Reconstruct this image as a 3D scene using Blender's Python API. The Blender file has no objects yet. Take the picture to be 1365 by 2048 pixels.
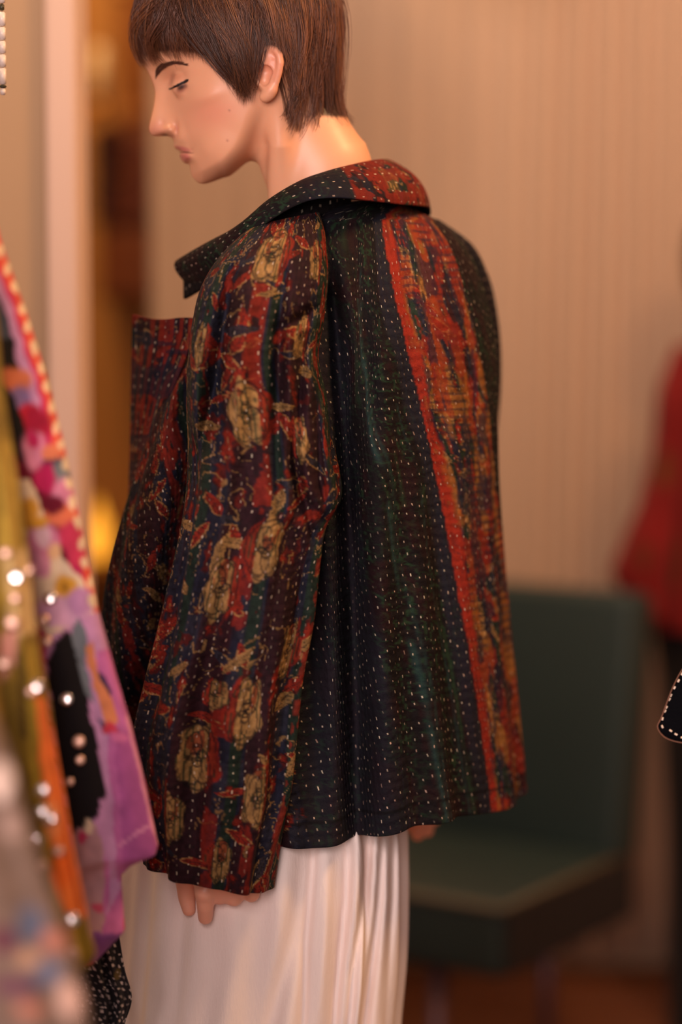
import bpy, bmesh, math, random
import numpy as np
from mathutils import Vector, Matrix

rng = np.random.default_rng(11)
random.seed(11)
SC = bpy.context.scene
COL = SC.collection

# ------------------------------------------------------------------ camera
LENS = 85.0
FPX = LENS / 36.0 * 2048.0
CAM = np.array([0.0, -2.4, 1.4])
PITCH = math.radians(5.6)
FW = np.array([0.0, math.cos(PITCH), -math.sin(PITCH)])
UP = np.array([0.0, math.sin(PITCH), math.cos(PITCH)])
cd = bpy.data.cameras.new('camera')
cam = bpy.data.objects.new('camera', cd)
COL.objects.link(cam)
cam.location = CAM.tolist()
cam.rotation_euler = (math.radians(90) - PITCH, 0, 0)
cd.sensor_fit = 'VERTICAL'
cd.sensor_height = 36.0
cd.sensor_width = 24.0
cd.lens = LENS
cd.clip_start = 0.05
cd.dof.use_dof = True
cd.dof.focus_distance = 2.27
cd.dof.aperture_fstop = 1.5
cd.dof.aperture_blades = 0
SC.camera = cam

# ------------------------------------------------------------------ world, lamps, exposure
wd = bpy.data.worlds.new('world')
SC.world = wd
wd.use_nodes = True
wbg = wd.node_tree.nodes['Background']
wbg.inputs[0].default_value = (1.0, 0.78, 0.64, 1)
wbg.inputs[1].default_value = 0.16


def area(name, loc, target, size, power, color, sy=None):
    l = bpy.data.lights.new(name, 'AREA')
    l.shape = 'RECTANGLE'
    l.size = size
    l.size_y = sy or size
    l.energy = power
    l.color = color
    o = bpy.data.objects.new(name, l)
    COL.objects.link(o)
    o.location = loc
    o.rotation_euler = (Vector(target) - Vector(loc)).to_track_quat('-Z', 'Y').to_euler()
    return o


area('window_light', (-0.75, -3.5, 2.0), (-0.1, 0, 1.15), 1.7, 128, (1.0, 0.82, 0.80), 1.4)
area('ceiling_lamp_warm', (0.95, -0.30, 2.6), (0.0, -0.02, 1.48), 0.40, 27, (1.0, 0.56, 0.25))
area('ceiling_lamp_back', (0.50, 0.9, 2.75), (0.40, 2.3, 1.5), 0.7, 23, (1.0, 0.76, 0.60))
area('ceiling_lamp_front', (-0.75, 0.25, 2.6), (-0.15, 0.0, 1.5), 0.35, 8, (1.0, 0.66, 0.38))
area('alcove_lamp', (-0.75, 2.45, 2.7), (-0.6, 3.0, 1.2), 0.4, 15, (1.0, 0.58, 0.25))

vs = SC.view_settings
vs.view_transform = 'Standard'
vs.look = 'None'
vs.exposure = 0.0
vs.gamma = 1.0
vs.use_curve_mapping = False


# ------------------------------------------------------------------ helpers
def at(px, py, Y):
    """world point on the plane y=Y seen at photo pixel (px, py)"""
    px = np.asarray(px, float)
    py = np.asarray(py, float)
    Y = np.asarray(Y, float)
    a = (px - 682.5) / FPX
    b = -(py - 1024.0) / FPX
    dx = a
    dy = FW[1] + b * UP[1]
    dz = FW[2] + b * UP[2]
    t = (Y - CAM[1]) / dy
    return np.stack(np.broadcast_arrays(CAM[0] + t * dx, Y + 0 * t, CAM[2] + t * dz), -1)


def proj(P):
    d = P - CAM
    w = d @ FW
    return 682.5 + FPX * d[..., 0] / w, 1024.0 - FPX * (d @ UP) / w


def s2l(c):
    c = np.asarray(c, float) / 255.0
    return np.where(c <= 0.04045, c / 12.92, ((c + 0.055) / 1.055) ** 2.4)


def spl(x, xs, ys):
    """cubic hermite through points (finite-difference tangents, limited)"""
    xs = np.asarray(xs, float)
    ys = np.asarray(ys, float)
    x = np.clip(np.asarray(x, float), xs[0], xs[-1])
    m = np.gradient(ys, xs, axis=0)
    i = np.clip(np.searchsorted(xs, x, side='right') - 1, 0, len(xs) - 2)
    h = xs[i + 1] - xs[i]
    t = (x - xs[i]) / h
    if ys.ndim > 1:
        t = t[..., None]
        h = h[..., None]
    return ((2 * t**3 - 3 * t**2 + 1) * ys[i] + (t**3 - 2 * t**2 + t) * h * m[i]
            + (-2 * t**3 + 3 * t**2) * ys[i + 1] + (t**3 - t**2) * h * m[i + 1])


def sstep(a, b, x):
    t = np.clip((x - a) / (b - a), 0, 1)
    return t * t * (3 - 2 * t)


def _hash(ix, iy, seed):
    n = (ix.astype(np.int64) * 374761393 + iy.astype(np.int64) * 668265263 + seed * 974711) & 0x7fffffff
    n = ((n ^ (n >> 13)) * 1274126177) & 0x7fffffff
    n = (n ^ (n >> 16)) & 0x7fffffff
    return (n % 100003) / 100003.0


def noise(x, y, seed=0):
    ix = np.floor(x)
    iy = np.floor(y)
    fx = x - ix
    fy = y - iy
    fx = fx * fx * (3 - 2 * fx)
    fy = fy * fy * (3 - 2 * fy)
    a = _hash(ix, iy, seed)
    b = _hash(ix + 1, iy, seed)
    c = _hash(ix, iy + 1, seed)
    d = _hash(ix + 1, iy + 1, seed)
    return (a * (1 - fx) + b * fx) * (1 - fy) + (c * (1 - fx) + d * fx) * fy


def fbm(x, y, seed=0, o=3):
    s = 0
    w = 0
    a = 1.0
    for k in range(o):
        s = s + a * noise(x * 2**k + 17.3 * k, y * 2**k - 9.1 * k, seed + k)
        w += a
        a *= 0.5
    return s / w


def inpoly(px, py, poly):
    poly = np.asarray(poly, float)
    inside = np.zeros(px.shape, bool)
    j = len(poly) - 1
    for i in range(len(poly)):
        xi, yi = poly[i]
        xj, yj = poly[j]
        c = ((yi > py) != (yj > py)) & (px < (xj - xi) * (py - yi) / (yj - yi + 1e-9) + xi)
        inside ^= c
        j = i
    return inside


def polydist(px, py, pts, closed=False):
    """unsigned distance to polyline, and the parameter 0..1 along it"""
    pts = np.asarray(pts, float)
    if closed:
        pts = np.vstack([pts, pts[:1]])
    best = np.full(px.shape, 1e9)
    par = np.zeros(px.shape)
    n = len(pts) - 1
    for i in range(n):
        ax, ay = pts[i]
        bx, by = pts[i + 1]
        vx, vy = bx - ax, by - ay
        t = np.clip(((px - ax) * vx + (py - ay) * vy) / (vx * vx + vy * vy + 1e-12), 0, 1)
        d = np.hypot(px - ax - t * vx, py - ay - t * vy)
        m = d < best
        best = np.where(m, d, best)
        par = np.where(m, (i + t) / n, par)
    return best, par


def mesh(name, V, faces, mat=None, parent=None, uv=None, col=None, smooth=True, tri=False):
    """one mesh object; V (n,3), faces (m,3|4), uv and col per vertex"""
    V = np.asarray(V, np.float32).reshape(-1, 3)
    faces = np.asarray(faces, np.int32)
    k = faces.shape[1]
    me = bpy.data.meshes.new(name)
    me.vertices.add(len(V))
    me.vertices.foreach_set('co', V.ravel())
    me.loops.add(faces.size)
    me.loops.foreach_set('vertex_index', faces.ravel())
    me.polygons.add(len(faces))
    me.polygons.foreach_set('loop_start', np.arange(0, faces.size, k, dtype=np.int32))
    me.polygons.foreach_set('use_smooth', np.full(len(faces), smooth, dtype=bool))
    me.update(calc_edges=True)
    if uv is not None:
        l = me.uv_layers.new(name='UVMap')
        l.data.foreach_set('uv', np.asarray(uv, np.float32).reshape(-1, 2)[faces.ravel()].ravel())
    if col is not None:
        a = me.attributes.new('Col', 'FLOAT_COLOR', 'POINT')
        c = np.ones((len(V), 4), np.float32)
        c[:, :3] = np.asarray(col).reshape(-1, 3)
        a.data.foreach_set('color', c.ravel())
    me.validate()
    o = bpy.data.objects.new(name, me)
    COL.objects.link(o)
    if mat:
        me.materials.append(mat)
    if parent:
        o.parent = parent
    return o


def gridfaces(nv, nu, closed=False, flip=False):
    i, j = np.meshgrid(np.arange(nv - 1), np.arange(nu if closed else nu - 1), indexing='ij')
    j2 = (j + 1) % nu
    f = np.stack([i * nu + j, i * nu + j2, (i + 1) * nu + j2, (i + 1) * nu + j], -1).reshape(-1, 4)
    return f[:, ::-1] if flip else f


def solid(o, th, off=0.0):
    m = o.modifiers.new('thickness', 'SOLIDIFY')
    m.thickness = th
    m.offset = off
    m.use_even_offset = False
    return o


def tag(o, label=None, cat=None, group=None, kind=None):
    for k, v in (('label', label), ('category', cat), ('group', group), ('kind', kind)):
        if v:
            o[k] = v
    return o


def empty(name, loc, rz=0):
    o = bpy.data.objects.new(name, None)
    COL.objects.link(o)
    o.location = loc
    o.rotation_euler = (0, 0, rz)
    return o


def bmobj(name, bm, mat, parent=None, smooth=False):
    me = bpy.data.meshes.new(name)
    bm.normal_update()
    bm.to_mesh(me)
    bm.free()
    for p in me.polygons:
        p.use_smooth = smooth
    o = bpy.data.objects.new(name, me)
    COL.objects.link(o)
    if mat:
        me.materials.append(mat)
    if parent:
        o.parent = parent
    return o


def box(bm, lo, hi, bev=0.0, seg=2, taper=None):
    r = bmesh.ops.create_cube(bm, size=1.0)
    vs_ = r['verts']
    for v in vs_:
        v.co = Vector([(lo[k] + hi[k]) / 2 + v.co[k] * (hi[k] - lo[k]) for k in range(3)])
    if bev:
        es = list({e for v in vs_ for e in v.link_edges})
        bmesh.ops.bevel(bm, geom=es, offset=bev, segments=seg, affect='EDGES', profile=0.5)
    return bm


def cyl(bm, a, b, r0, r1=None, n=16):
    a = Vector(a)
    b = Vector(b)
    d = b - a
    M = Matrix.Translation((a + b) / 2) @ d.to_track_quat('Z', 'Y').to_matrix().to_4x4()
    bmesh.ops.create_cone(bm, cap_ends=True, segments=n, radius1=r0, radius2=r0 if r1 is None else r1,
                          depth=d.length, matrix=M)
    return bm


def tubes(paths, rad, sides=3):
    """paths (S,K,3), rad (S,K) -> V, faces for many small tubes"""
    S, K, _ = paths.shape
    T = np.gradient(paths, axis=1)
    T /= np.linalg.norm(T, axis=2, keepdims=True) + 1e-12
    ref = np.zeros_like(T)
    ref[..., 1] = 1.0
    A = np.cross(T, ref)
    n = np.linalg.norm(A, axis=2, keepdims=True)
    A = np.where(n < 1e-3, np.array([1.0, 0, 0]), A / (n + 1e-12))
    B = np.cross(T, A)
    ang = np.arange(sides) * 2 * np.pi / sides
    V = paths[:, :, None, :] + rad[:, :, None, None] * (
        np.cos(ang)[None, None, :, None] * A[:, :, None, :] + np.sin(ang)[None, None, :, None] * B[:, :, None, :])
    f = gridfaces(K, sides, closed=True)
    F_ = (f[None] + (np.arange(S) * K * sides)[:, None, None]).reshape(-1, 4)
    return V.reshape(-1, 3), F_


# ------------------------------------------------------------------ node materials
class E:
    """tiny expression wrapper around shader math nodes"""
    nt = None

    def __init__(self, s):
        self.s = s

    @staticmethod
    def op(o, *a):
        n = E.nt.nodes.new('ShaderNodeMath')
        n.operation = o
        for i, x in enumerate(a):
            if isinstance(x, E):
                E.nt.links.new(x.s, n.inputs[i])
            else:
                n.inputs[i].default_value = x
        return E(n.outputs[0])

    def __add__(s, o): return E.op('ADD', s, o)
    def __radd__(s, o): return E.op('ADD', o, s)
    def __sub__(s, o): return E.op('SUBTRACT', s, o)
    def __rsub__(s, o): return E.op('SUBTRACT', o, s)
    def __mul__(s, o): return E.op('MULTIPLY', s, o)
    def __rmul__(s, o): return E.op('MULTIPLY', o, s)
    def __truediv__(s, o): return E.op('DIVIDE', s, o)
    def floor(s): return E.op('FLOOR', s)
    def fract(s): return E.op('FRACT', s)
    def abs(s): return E.op('ABSOLUTE', s)
    def sin(s): return E.op('SINE', s)
    def gt(s, o): return E.op('GREATER_THAN', s, o)
    def lt(s, o): return E.op('LESS_THAN', s, o)

    def ramp(s, a, b):
        n = E.nt.nodes.new('ShaderNodeMapRange')
        n.interpolation_type = 'SMOOTHSTEP'
        E.nt.links.new(s.s, n.inputs[0])
        n.inputs[1].default_value = a
        n.inputs[2].default_value = b
        return E(n.outputs[0])


def newmat(name):
    m = bpy.data.materials.new(name)
    m.use_nodes = True
    nt = m.node_tree
    E.nt = nt
    return m, nt, nt.nodes['Principled BSDF']


def whiten(nt, e, dims='1D', w=None):
    n = nt.nodes.new('ShaderNodeTexWhiteNoise')
    n.noise_dimensions = '2D' if w is not None else '1D'
    if w is not None:
        c = nt.nodes.new('ShaderNodeCombineXYZ')
        nt.links.new(e.s, c.inputs[0])
        nt.links.new(w.s, c.inputs[1])
        nt.links.new(c.outputs[0], n.inputs['Vector'])
    else:
        nt.links.new(e.s, n.inputs['W'])
    return E(n.outputs['Value'])


def mixc(nt, fac, a, b, blend='MIX'):
    n = nt.nodes.new('ShaderNodeMix')
    n.data_type = 'RGBA'
    n.blend_type = blend
    for x, k in ((fac, 0), (a, 6), (b, 7)):
        if isinstance(x, E):
            nt.links.new(x.s, n.inputs[k])
        elif isinstance(x, bpy.types.NodeSocket):
            nt.links.new(x, n.inputs[k])
        elif k == 0:
            n.inputs[0].default_value = x
        else:
            n.inputs[k].default_value = (*x, 1)
    return n.outputs[2]


def texnoise(nt, vec, scale, detail=3, rough=0.5):
    n = nt.nodes.new('ShaderNodeTexNoise')
    n.inputs['Scale'].default_value = scale
    n.inputs['Detail'].default_value = detail
    n.inputs['Roughness'].default_value = rough
    if vec is not None:
        nt.links.new(vec, n.inputs['Vector'])
    return n.outputs['Fac']


def plain(name, rgb, rough=0.7, metal=0.0, spec=0.5, var=0.12, scale=30, bump=0.0, bscale=200, sheen=0.0,
          stretch=None):
    """solid colour with gentle procedural variation and relief"""
    m, nt, b = newmat(name)
    tc = nt.nodes.new('ShaderNodeTexCoord')
    vec = tc.outputs['Object']
    if stretch:
        mp = nt.nodes.new('ShaderNodeMapping')
        mp.inputs['Scale'].default_value = stretch
        nt.links.new(vec, mp.inputs[0])
        vec = mp.outputs[0]
    f = E(texnoise(nt, vec, scale))
    c = s2l(rgb)
    out = mixc(nt, f, tuple(c * (1 - var)), tuple(np.minimum(c * (1 + var), 1)))
    nt.links.new(out, b.inputs['Base Color'])
    b.inputs['Roughness'].default_value = rough
    b.inputs['Metallic'].default_value = metal
    b.inputs['Specular IOR Level'].default_value = spec
    if sheen:
        b.inputs['Sheen Weight'].default_value = sheen
    if bump:
        bn = nt.nodes.new('ShaderNodeBump')
        bn.inputs['Strength'].default_value = bump
        bn.inputs['Distance'].default_value = 0.002
        nt.links.new(texnoise(nt, vec, bscale, 2), bn.inputs['Height'])
        nt.links.new(bn.outputs[0], b.inputs['Normal'])
    return m


def emitter(name, rgb, strength):
    m, nt, b = newmat(name)
    c = s2l(rgb)
    b.inputs['Base Color'].default_value = (*c, 1)
    b.inputs['Emission Color'].default_value = (*c, 1)
    b.inputs['Emission Strength'].default_value = strength
    return m


def kantha(name, du=0.0085, dv=0.0105, amount=0.8, dash=0.17, width=0.11, gain=1.0, bump=0.5):
    """hand-quilted printed cotton: print from the cloth's colours, rows of running stitch and puckers"""
    m, nt, b = newmat(name)
    at_ = nt.nodes.new('ShaderNodeAttribute')
    at_.attribute_name = 'Col'
    uv = nt.nodes.new('ShaderNodeUVMap')
    uv.uv_map = 'UVMap'
    sp = nt.nodes.new('ShaderNodeSeparateXYZ')
    nt.links.new(uv.outputs[0], sp.inputs[0])
    u = E(sp.outputs[0])
    v = E(sp.outputs[1])
    wob = (E(texnoise(nt, uv.outputs[0], 40, 2)) - 0.5) * 0.006
    wob2 = (E(texnoise(nt, uv.outputs[0], 55, 2)) - 0.5) * 0.010
    uu = (u + wob) / du
    row = uu.floor()
    fu = uu.fract() - 0.5
    rr = whiten(nt, row)
    vv = (v + wob2) / dv + rr * 7.0
    cell = vv.floor()
    fv = vv.fract() - 0.5
    rc = whiten(nt, row, w=cell)
    rc2 = whiten(nt, row + 57.3, w=cell)
    mask = (1.0 - fu.abs().ramp(width * 0.6, width * 1.3)) * (1.0 - fv.abs().ramp(dash * 0.7, dash * 1.2)) * rc.gt(0.18)
    bright = rc2 * rc2 * 0.85 + 0.15
    scol = mixc(nt, rc, tuple(s2l((205, 150, 135))), tuple(s2l((236, 224, 196))))
    # woven slub: fine variation of the print
    sl = E(texnoise(nt, uv.outputs[0], 900, 2))
    base = mixc(nt, 0.55, at_.outputs['Color'], mixc(nt, 1.0, at_.outputs['Color'],
                mixc(nt, sl, (0.35, 0.35, 0.35), (1.75, 1.75, 1.75)), 'MULTIPLY'))
    if gain != 1.0:
        base = mixc(nt, 1.0, base, (gain, gain, gain), 'MULTIPLY')
    out = mixc(nt, mask * bright * amount, base, scol)
    nt.links.new(out, b.inputs['Base Color'])
    b.inputs['Roughness'].default_value = 0.82
    b.inputs['Specular IOR Level'].default_value = 0.14
    ripple = ((v + wob2) * (2 * math.pi / dv) + rr * 1.3).sin() * 0.35 + E(texnoise(nt, uv.outputs[0], 260, 2)) * 1.1
    rowdip = fu.abs() * 0.9
    hgt = ripple + rowdip - mask * 0.4
    bn = nt.nodes.new('ShaderNodeBump')
    bn.inputs['Strength'].default_value = bump
    bn.inputs['Distance'].default_value = 0.0012
    nt.links.new(hgt.s, bn.inputs['Height'])
    nt.links.new(bn.outputs[0], b.inputs['Normal'])
    return m


def colmat(name, rough=0.75, spec=0.3, sss=0.0, sheen=0.0, bump=0.0, bscale=300, sub=(1, 0.35, 0.2), var=0.0):
    """colour carried by the surface (dye, print, skin tone) plus fine relief"""
    m, nt, b = newmat(name)
    a = nt.nodes.new('ShaderNodeAttribute')
    a.attribute_name = 'Col'
    src = a.outputs['Color']
    tc = nt.nodes.new('ShaderNodeTexCoord')
    if var:
        f = E(texnoise(nt, tc.outputs['Object'], 140, 3))
        src = mixc(nt, 1.0, src, mixc(nt, f, (1 - var,) * 3, (1 + var,) * 3), 'MULTIPLY')
    nt.links.new(src, b.inputs['Base Color'])
    b.inputs['Roughness'].default_value = rough
    b.inputs['Specular IOR Level'].default_value = spec
    b.inputs['Sheen Weight'].default_value = sheen
    if sss:
        b.inputs['Subsurface Weight'].default_value = sss
        b.inputs['Subsurface Radius'].default_value = sub
        b.inputs['Subsurface Scale'].default_value = 0.006
    if bump:
        bn = nt.nodes.new('ShaderNodeBump')
        bn.inputs['Strength'].default_value = bump
        bn.inputs['Distance'].default_value = 0.001
        nt.links.new(texnoise(nt, tc.outputs['Object'], bscale, 3), bn.inputs['Height'])
        nt.links.new(bn.outputs[0], b.inputs['Normal'])
    return m


# ------------------------------------------------------------------ room shell
M_wall = plain('wall_paint', (205, 165, 128), 0.85, var=0.05, scale=4, bump=0.1, bscale=80)
M_jamb = plain('jamb_lit_tone', (214, 178, 156), 0.6, var=0.04, scale=5)  # paler than the partition: light on the jamb side, put into its colour
M_partition = plain('partition_paint', (176, 142, 108), 0.8, var=0.05, scale=3, bump=0.1, bscale=60)
M_alcove = plain('alcove_plaster', (196, 140, 78), 0.85, var=0.10, scale=5)
M_floor = plain('floor_wood', (112, 62, 34), 0.45, var=0.25, scale=14, stretch=(1, 9, 1))
M_ceil = plain('ceiling_paint', (200, 170, 140), 0.9, var=0.04)

fl = empty('floor', (0, 0, 0))
tag(fl, kind='structure', label='dark orange-brown wooden floor under the chair')
pw = 0.14
plank = bmobj('plank', box(bmesh.new(), (-2.2, -pw / 2 + 0.0015, -0.02), (2.2, pw / 2 - 0.0015, 0.0), 0.002, 1), M_floor, fl)
plank.location = (0.2, -3.4, 0)
k = 1
while -3.4 + k * pw < 4.0:
    c = plank.copy()
    COL.objects.link(c)
    c.parent = fl
    c.location = (0.2, -3.4 + k * pw, 0)
    k += 1
sub = bmobj('subfloor', box(bmesh.new(), (-2.0, -3.47, -0.06), (2.4, 4.05, -0.021)), M_floor, fl)
tag(bmobj('wall_back', box(bmesh.new(), (-0.36, 2.42, 0), (2.4, 2.52, 2.9)), M_wall), kind='structure',
    label='tan back wall behind the curtain')
tag(bmobj('wall_alcove', box(bmesh.new(), (-2.0, 3.3, 0), (-0.2, 3.4, 2.9)), M_alcove), kind='structure',
    label='orange-lit plaster wall of the alcove')
tag(bmobj('wall_partition', box(bmesh.new(), (-1.95, 0.50, 0), (-0.352, 0.60, 2.9)), M_partition), kind='structure',
    label='cream partition wall beside the doorway')
tag(bmobj('trim_1', box(bmesh.new(), (-0.350, 0.485, 0), (-0.312, 0.62, 2.9), 0.006), M_jamb), kind='structure',
    label='pale pinkish door jamb edging the partition wall')
tag(bmobj('ceiling', box(bmesh.new(), (-2.0, -0.2, 2.9), (2.4, 3.6, 2.96)), M_ceil), kind='structure',
    label='pale ceiling over the shop')
tag(bmobj('wall_right', box(bmesh.new(), (2.3, -0.2, 0), (2.4, 2.52, 2.9)), M_wall), kind='structure',
    label='tan side wall')

# curtain hanging along the back wall
nx, nz = 420, 14
xs_ = np.linspace(-0.372, 2.2, nx)
zs_ = np.linspace(0.03, 2.78, nz)
X, Z = np.meshgrid(xs_, zs_)
ph = 2 * np.pi * (X / 0.062 + 0.55 * noise(X * 5, Z * 0.25, 3) * 2)
amp = 0.007 + 0.016 * sstep(0.1, 0.6, X) * (0.5 + 0.7 * noise(X * 7, 0 * X, 9))
Yc = 2.355 + amp * np.sin(ph) + 0.012 * (noise(X * 3.5, Z * 0.3, 5) - 0.5)
M_curtain = plain('curtain_cloth', (202, 168, 138), 0.85, var=0.09, scale=6, stretch=(9, 1, 0.15), sheen=0.1)
cur = solid(mesh('curtain', np.stack([X, Yc, Z], -1), gridfaces(nz, nx), M_curtain), 0.003)
tag(cur, 'peach-tan floor-length curtain with soft vertical folds behind the green chair', 'curtain')

# ------------------------------------------------------------------ generic lofted cloth
def tube(levels, nth, nv, p=2.0, lin=False):
    """closed loft; levels rows: (x_left, y_left, x_right, y_right, Y centre, half depth), photo px / metres"""
    L = np.asarray(levels, float)
    d = np.r_[0, np.cumsum(np.hypot(*(((L[1:, 0:2] + L[1:, 2:4]) - (L[:-1, 0:2] + L[:-1, 2:4])) / 2).T))]
    t = np.linspace(0, d[-1], nv)
    Q = np.stack([np.interp(t, d, L[:, k]) for k in range(6)], -1) if lin else spl(t, d, L)
    A = at(Q[:, 0], Q[:, 1], Q[:, 4])
    B = at(Q[:, 2], Q[:, 3], Q[:, 4])
    C = (A + B) / 2
    H = (B - A) / 2
    th = np.linspace(0, 2 * np.pi, nth, endpoint=False)
    c = np.sign(np.cos(th)) * np.abs(np.cos(th)) ** (2 / p)
    s = np.sign(np.sin(th)) * np.abs(np.sin(th)) ** (2 / p)
    V = C[:, None, :] + H[:, None, :] * c[None, :, None]
    V[:, :, 1] -= Q[:, 5][:, None] * s[None, :]
    ln = np.r_[0, np.cumsum(np.linalg.norm(np.diff(C, axis=0), axis=1))]
    per = np.pi * (np.linalg.norm(H, axis=1).mean() + Q[:, 5].mean())
    UV = np.stack(np.broadcast_arrays(((th / (2 * np.pi)) - 0.25)[None, :] * per, -ln[:, None]), -1).copy()
    return V, UV, np.broadcast_to(np.sin(th)[None, :], V.shape[:2]), t / d[-1]


def strokes(V, front, S):
    """sculpt folds: each stroke = (polyline in photo px, width px, depth m, optional fade)"""
    px, py = proj(V)
    out = V.copy()
    for st in S:
        pts, w, dep = st[:3]
        dd, par = polydist(px, py, pts)
        fade = np.sin(np.pi * np.clip(par * 0.92 + 0.04, 0, 1)) ** 0.6
        g = np.exp(-(dd / w) ** 2) * fade * front
        out[..., 1] += dep * g
    return out


def hemmed(V, UV, C, depth=0.012, th=0.003, rows=4):
    """turn the lower edge in: a few rows folded up inside the cloth"""
    last = V[-1]
    cen = last.mean(0)
    d = last - cen
    d[:, 2] = 0
    d /= np.linalg.norm(d, axis=1, keepdims=True) + 1e-9
    ex = []
    for k in range(1, rows + 1):
        t = k / rows
        q = last - d * th * min(1.0, 2 * t)
        q[:, 2] += depth * max(0.0, t - 0.25) - 0.0008 * (t < 0.5)
        ex.append(q)
    n = len(ex)
    return (np.vstack([V, np.array(ex)]), np.vstack([UV, np.repeat(UV[-1:], n, 0)]),
            np.vstack([C, np.repeat(C[-1:] * 0.6, n, 0)]))


def nearest_uv(px, py, UV, mask, q):
    d = (px - q[0]) ** 2 + (py - q[1]) ** 2 + np.where(mask, 0, 1e9)
    i = np.unravel_index(np.argmin(d), d.shape)
    return UV[i]


# ------------------------------------------------------------------ block print (dye colours, linear)
NAVY = s2l((50, 49, 63))
NAVY2 = s2l((38, 38, 56))
MAROON = s2l((58, 24, 28))
BLACK = s2l((34, 26, 28))
GREEN = s2l((42, 66, 44))
TEAL = s2l((56, 92, 88))
RED = s2l((158, 46, 30))
DRED = s2l((98, 30, 26))
TAN = s2l((196, 150, 92))
OCHRE = s2l((190, 120, 50))


def mixn(c, col, m):
    return c * (1 - m[..., None]) + np.asarray(col) * m[..., None]


def flower(c, u, v, uc, vc, a, b, side, seed, lean=0.0):
    """tan peony-like head with dark petal outlines and one red flank"""
    du = (u - uc) - lean * (v - vc)
    x = du / a
    y = (v - vc) / b
    x = x + 0.08 * (fbm(u * 140, v * 110, seed) - 0.5) * 2
    y = y + 0.06 * (fbm(u * 120, v * 150, seed + 5) - 0.5) * 2
    r = np.sqrt(x * x + y * y)
    th = np.arctan2(y, x)
    edge = 0.92 + 0.10 * np.cos(5 * th + seed) + 0.05 * np.cos(9 * th)
    body = 1 - sstep(edge - 0.05, edge + 0.05, r)
    c = mixn(c, TAN * 0.95 * (0.8 + 0.3 * noise(u * 300, v * 90, seed + 2))[..., None], body)
    # coloured flank (neighbouring stripe of the dyed cloth)
    fl_ = sstep(0.46, 0.54, side * x) * (1 - sstep(edge + 0.12, edge + 0.22, r))
    c = mixn(c, RED, fl_ * 0.95)
    # inner petals
    top = 1 - sstep(0.40, 0.46, np.hypot(x * 1.0 + 0.1 * side, (y - 0.45) * 0.9))
    c = mixn(c, RED, top * (noise(u * 200, v * 80, seed + 3) > 0.6) * 0.7)
    for (ox, oy, rr) in ((0, 0, .92), (-.2, .35, .42), (.22, .3, .38), (-.25, -.3, .45), (.2, -.38, .42), (0, .02, .3)):
        ring = np.abs(np.hypot((x - ox), (y - oy)) - rr)
        c = mixn(c, BLACK, (1 - sstep(0.02, 0.055, ring)) * 0.7 * (r < 1.1))
    grn = (np.sin(u * 2 * np.pi / 0.0042 + 3 * noise(u * 60, v * 60, seed)) > 0.72) & (noise(u * 250, v * 60, seed + 8) > 0.42)
    c = mixn(c, GREEN, grn * body * 0.75)
    ticks = (np.abs(x) < 0.16) & (np.abs(y) < 0.3) & (np.sin(y * 34) > 0.55)
    c = mixn(c, BLACK, ticks * body * 0.8)
    return c


def leaf(c, u, v, uc, vc, L, w, ang, colr, seed):
    ca, sa = math.cos(ang), math.sin(ang)
    x = ((u - uc) * ca + (v - vc) * sa) / L
    y = (-(u - uc) * sa + (v - vc) * ca) / w
    y = y + 0.5 * (noise(u * 160, v * 160, seed) - 0.5)
    m = (np.abs(y) < (1 - x * x).clip(0, 1)) & (np.abs(x) < 1)
    rim = m & (np.abs(y) > (1 - x * x).clip(0, 1) - 0.28)
    vein = m & (np.abs(np.sin(x * 9 + np.abs(y) * 2.4)) < 0.22)
    c = mixn(c, colr, m * 0.92)
    c = mixn(c, TAN, rim * (noise(u * 120, v * 120, seed + 1) > 0.5) * 0.75)
    c = mixn(c, BLACK, (vein | (m & (np.abs(y) < 0.07))) * 0.7)
    return c


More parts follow.
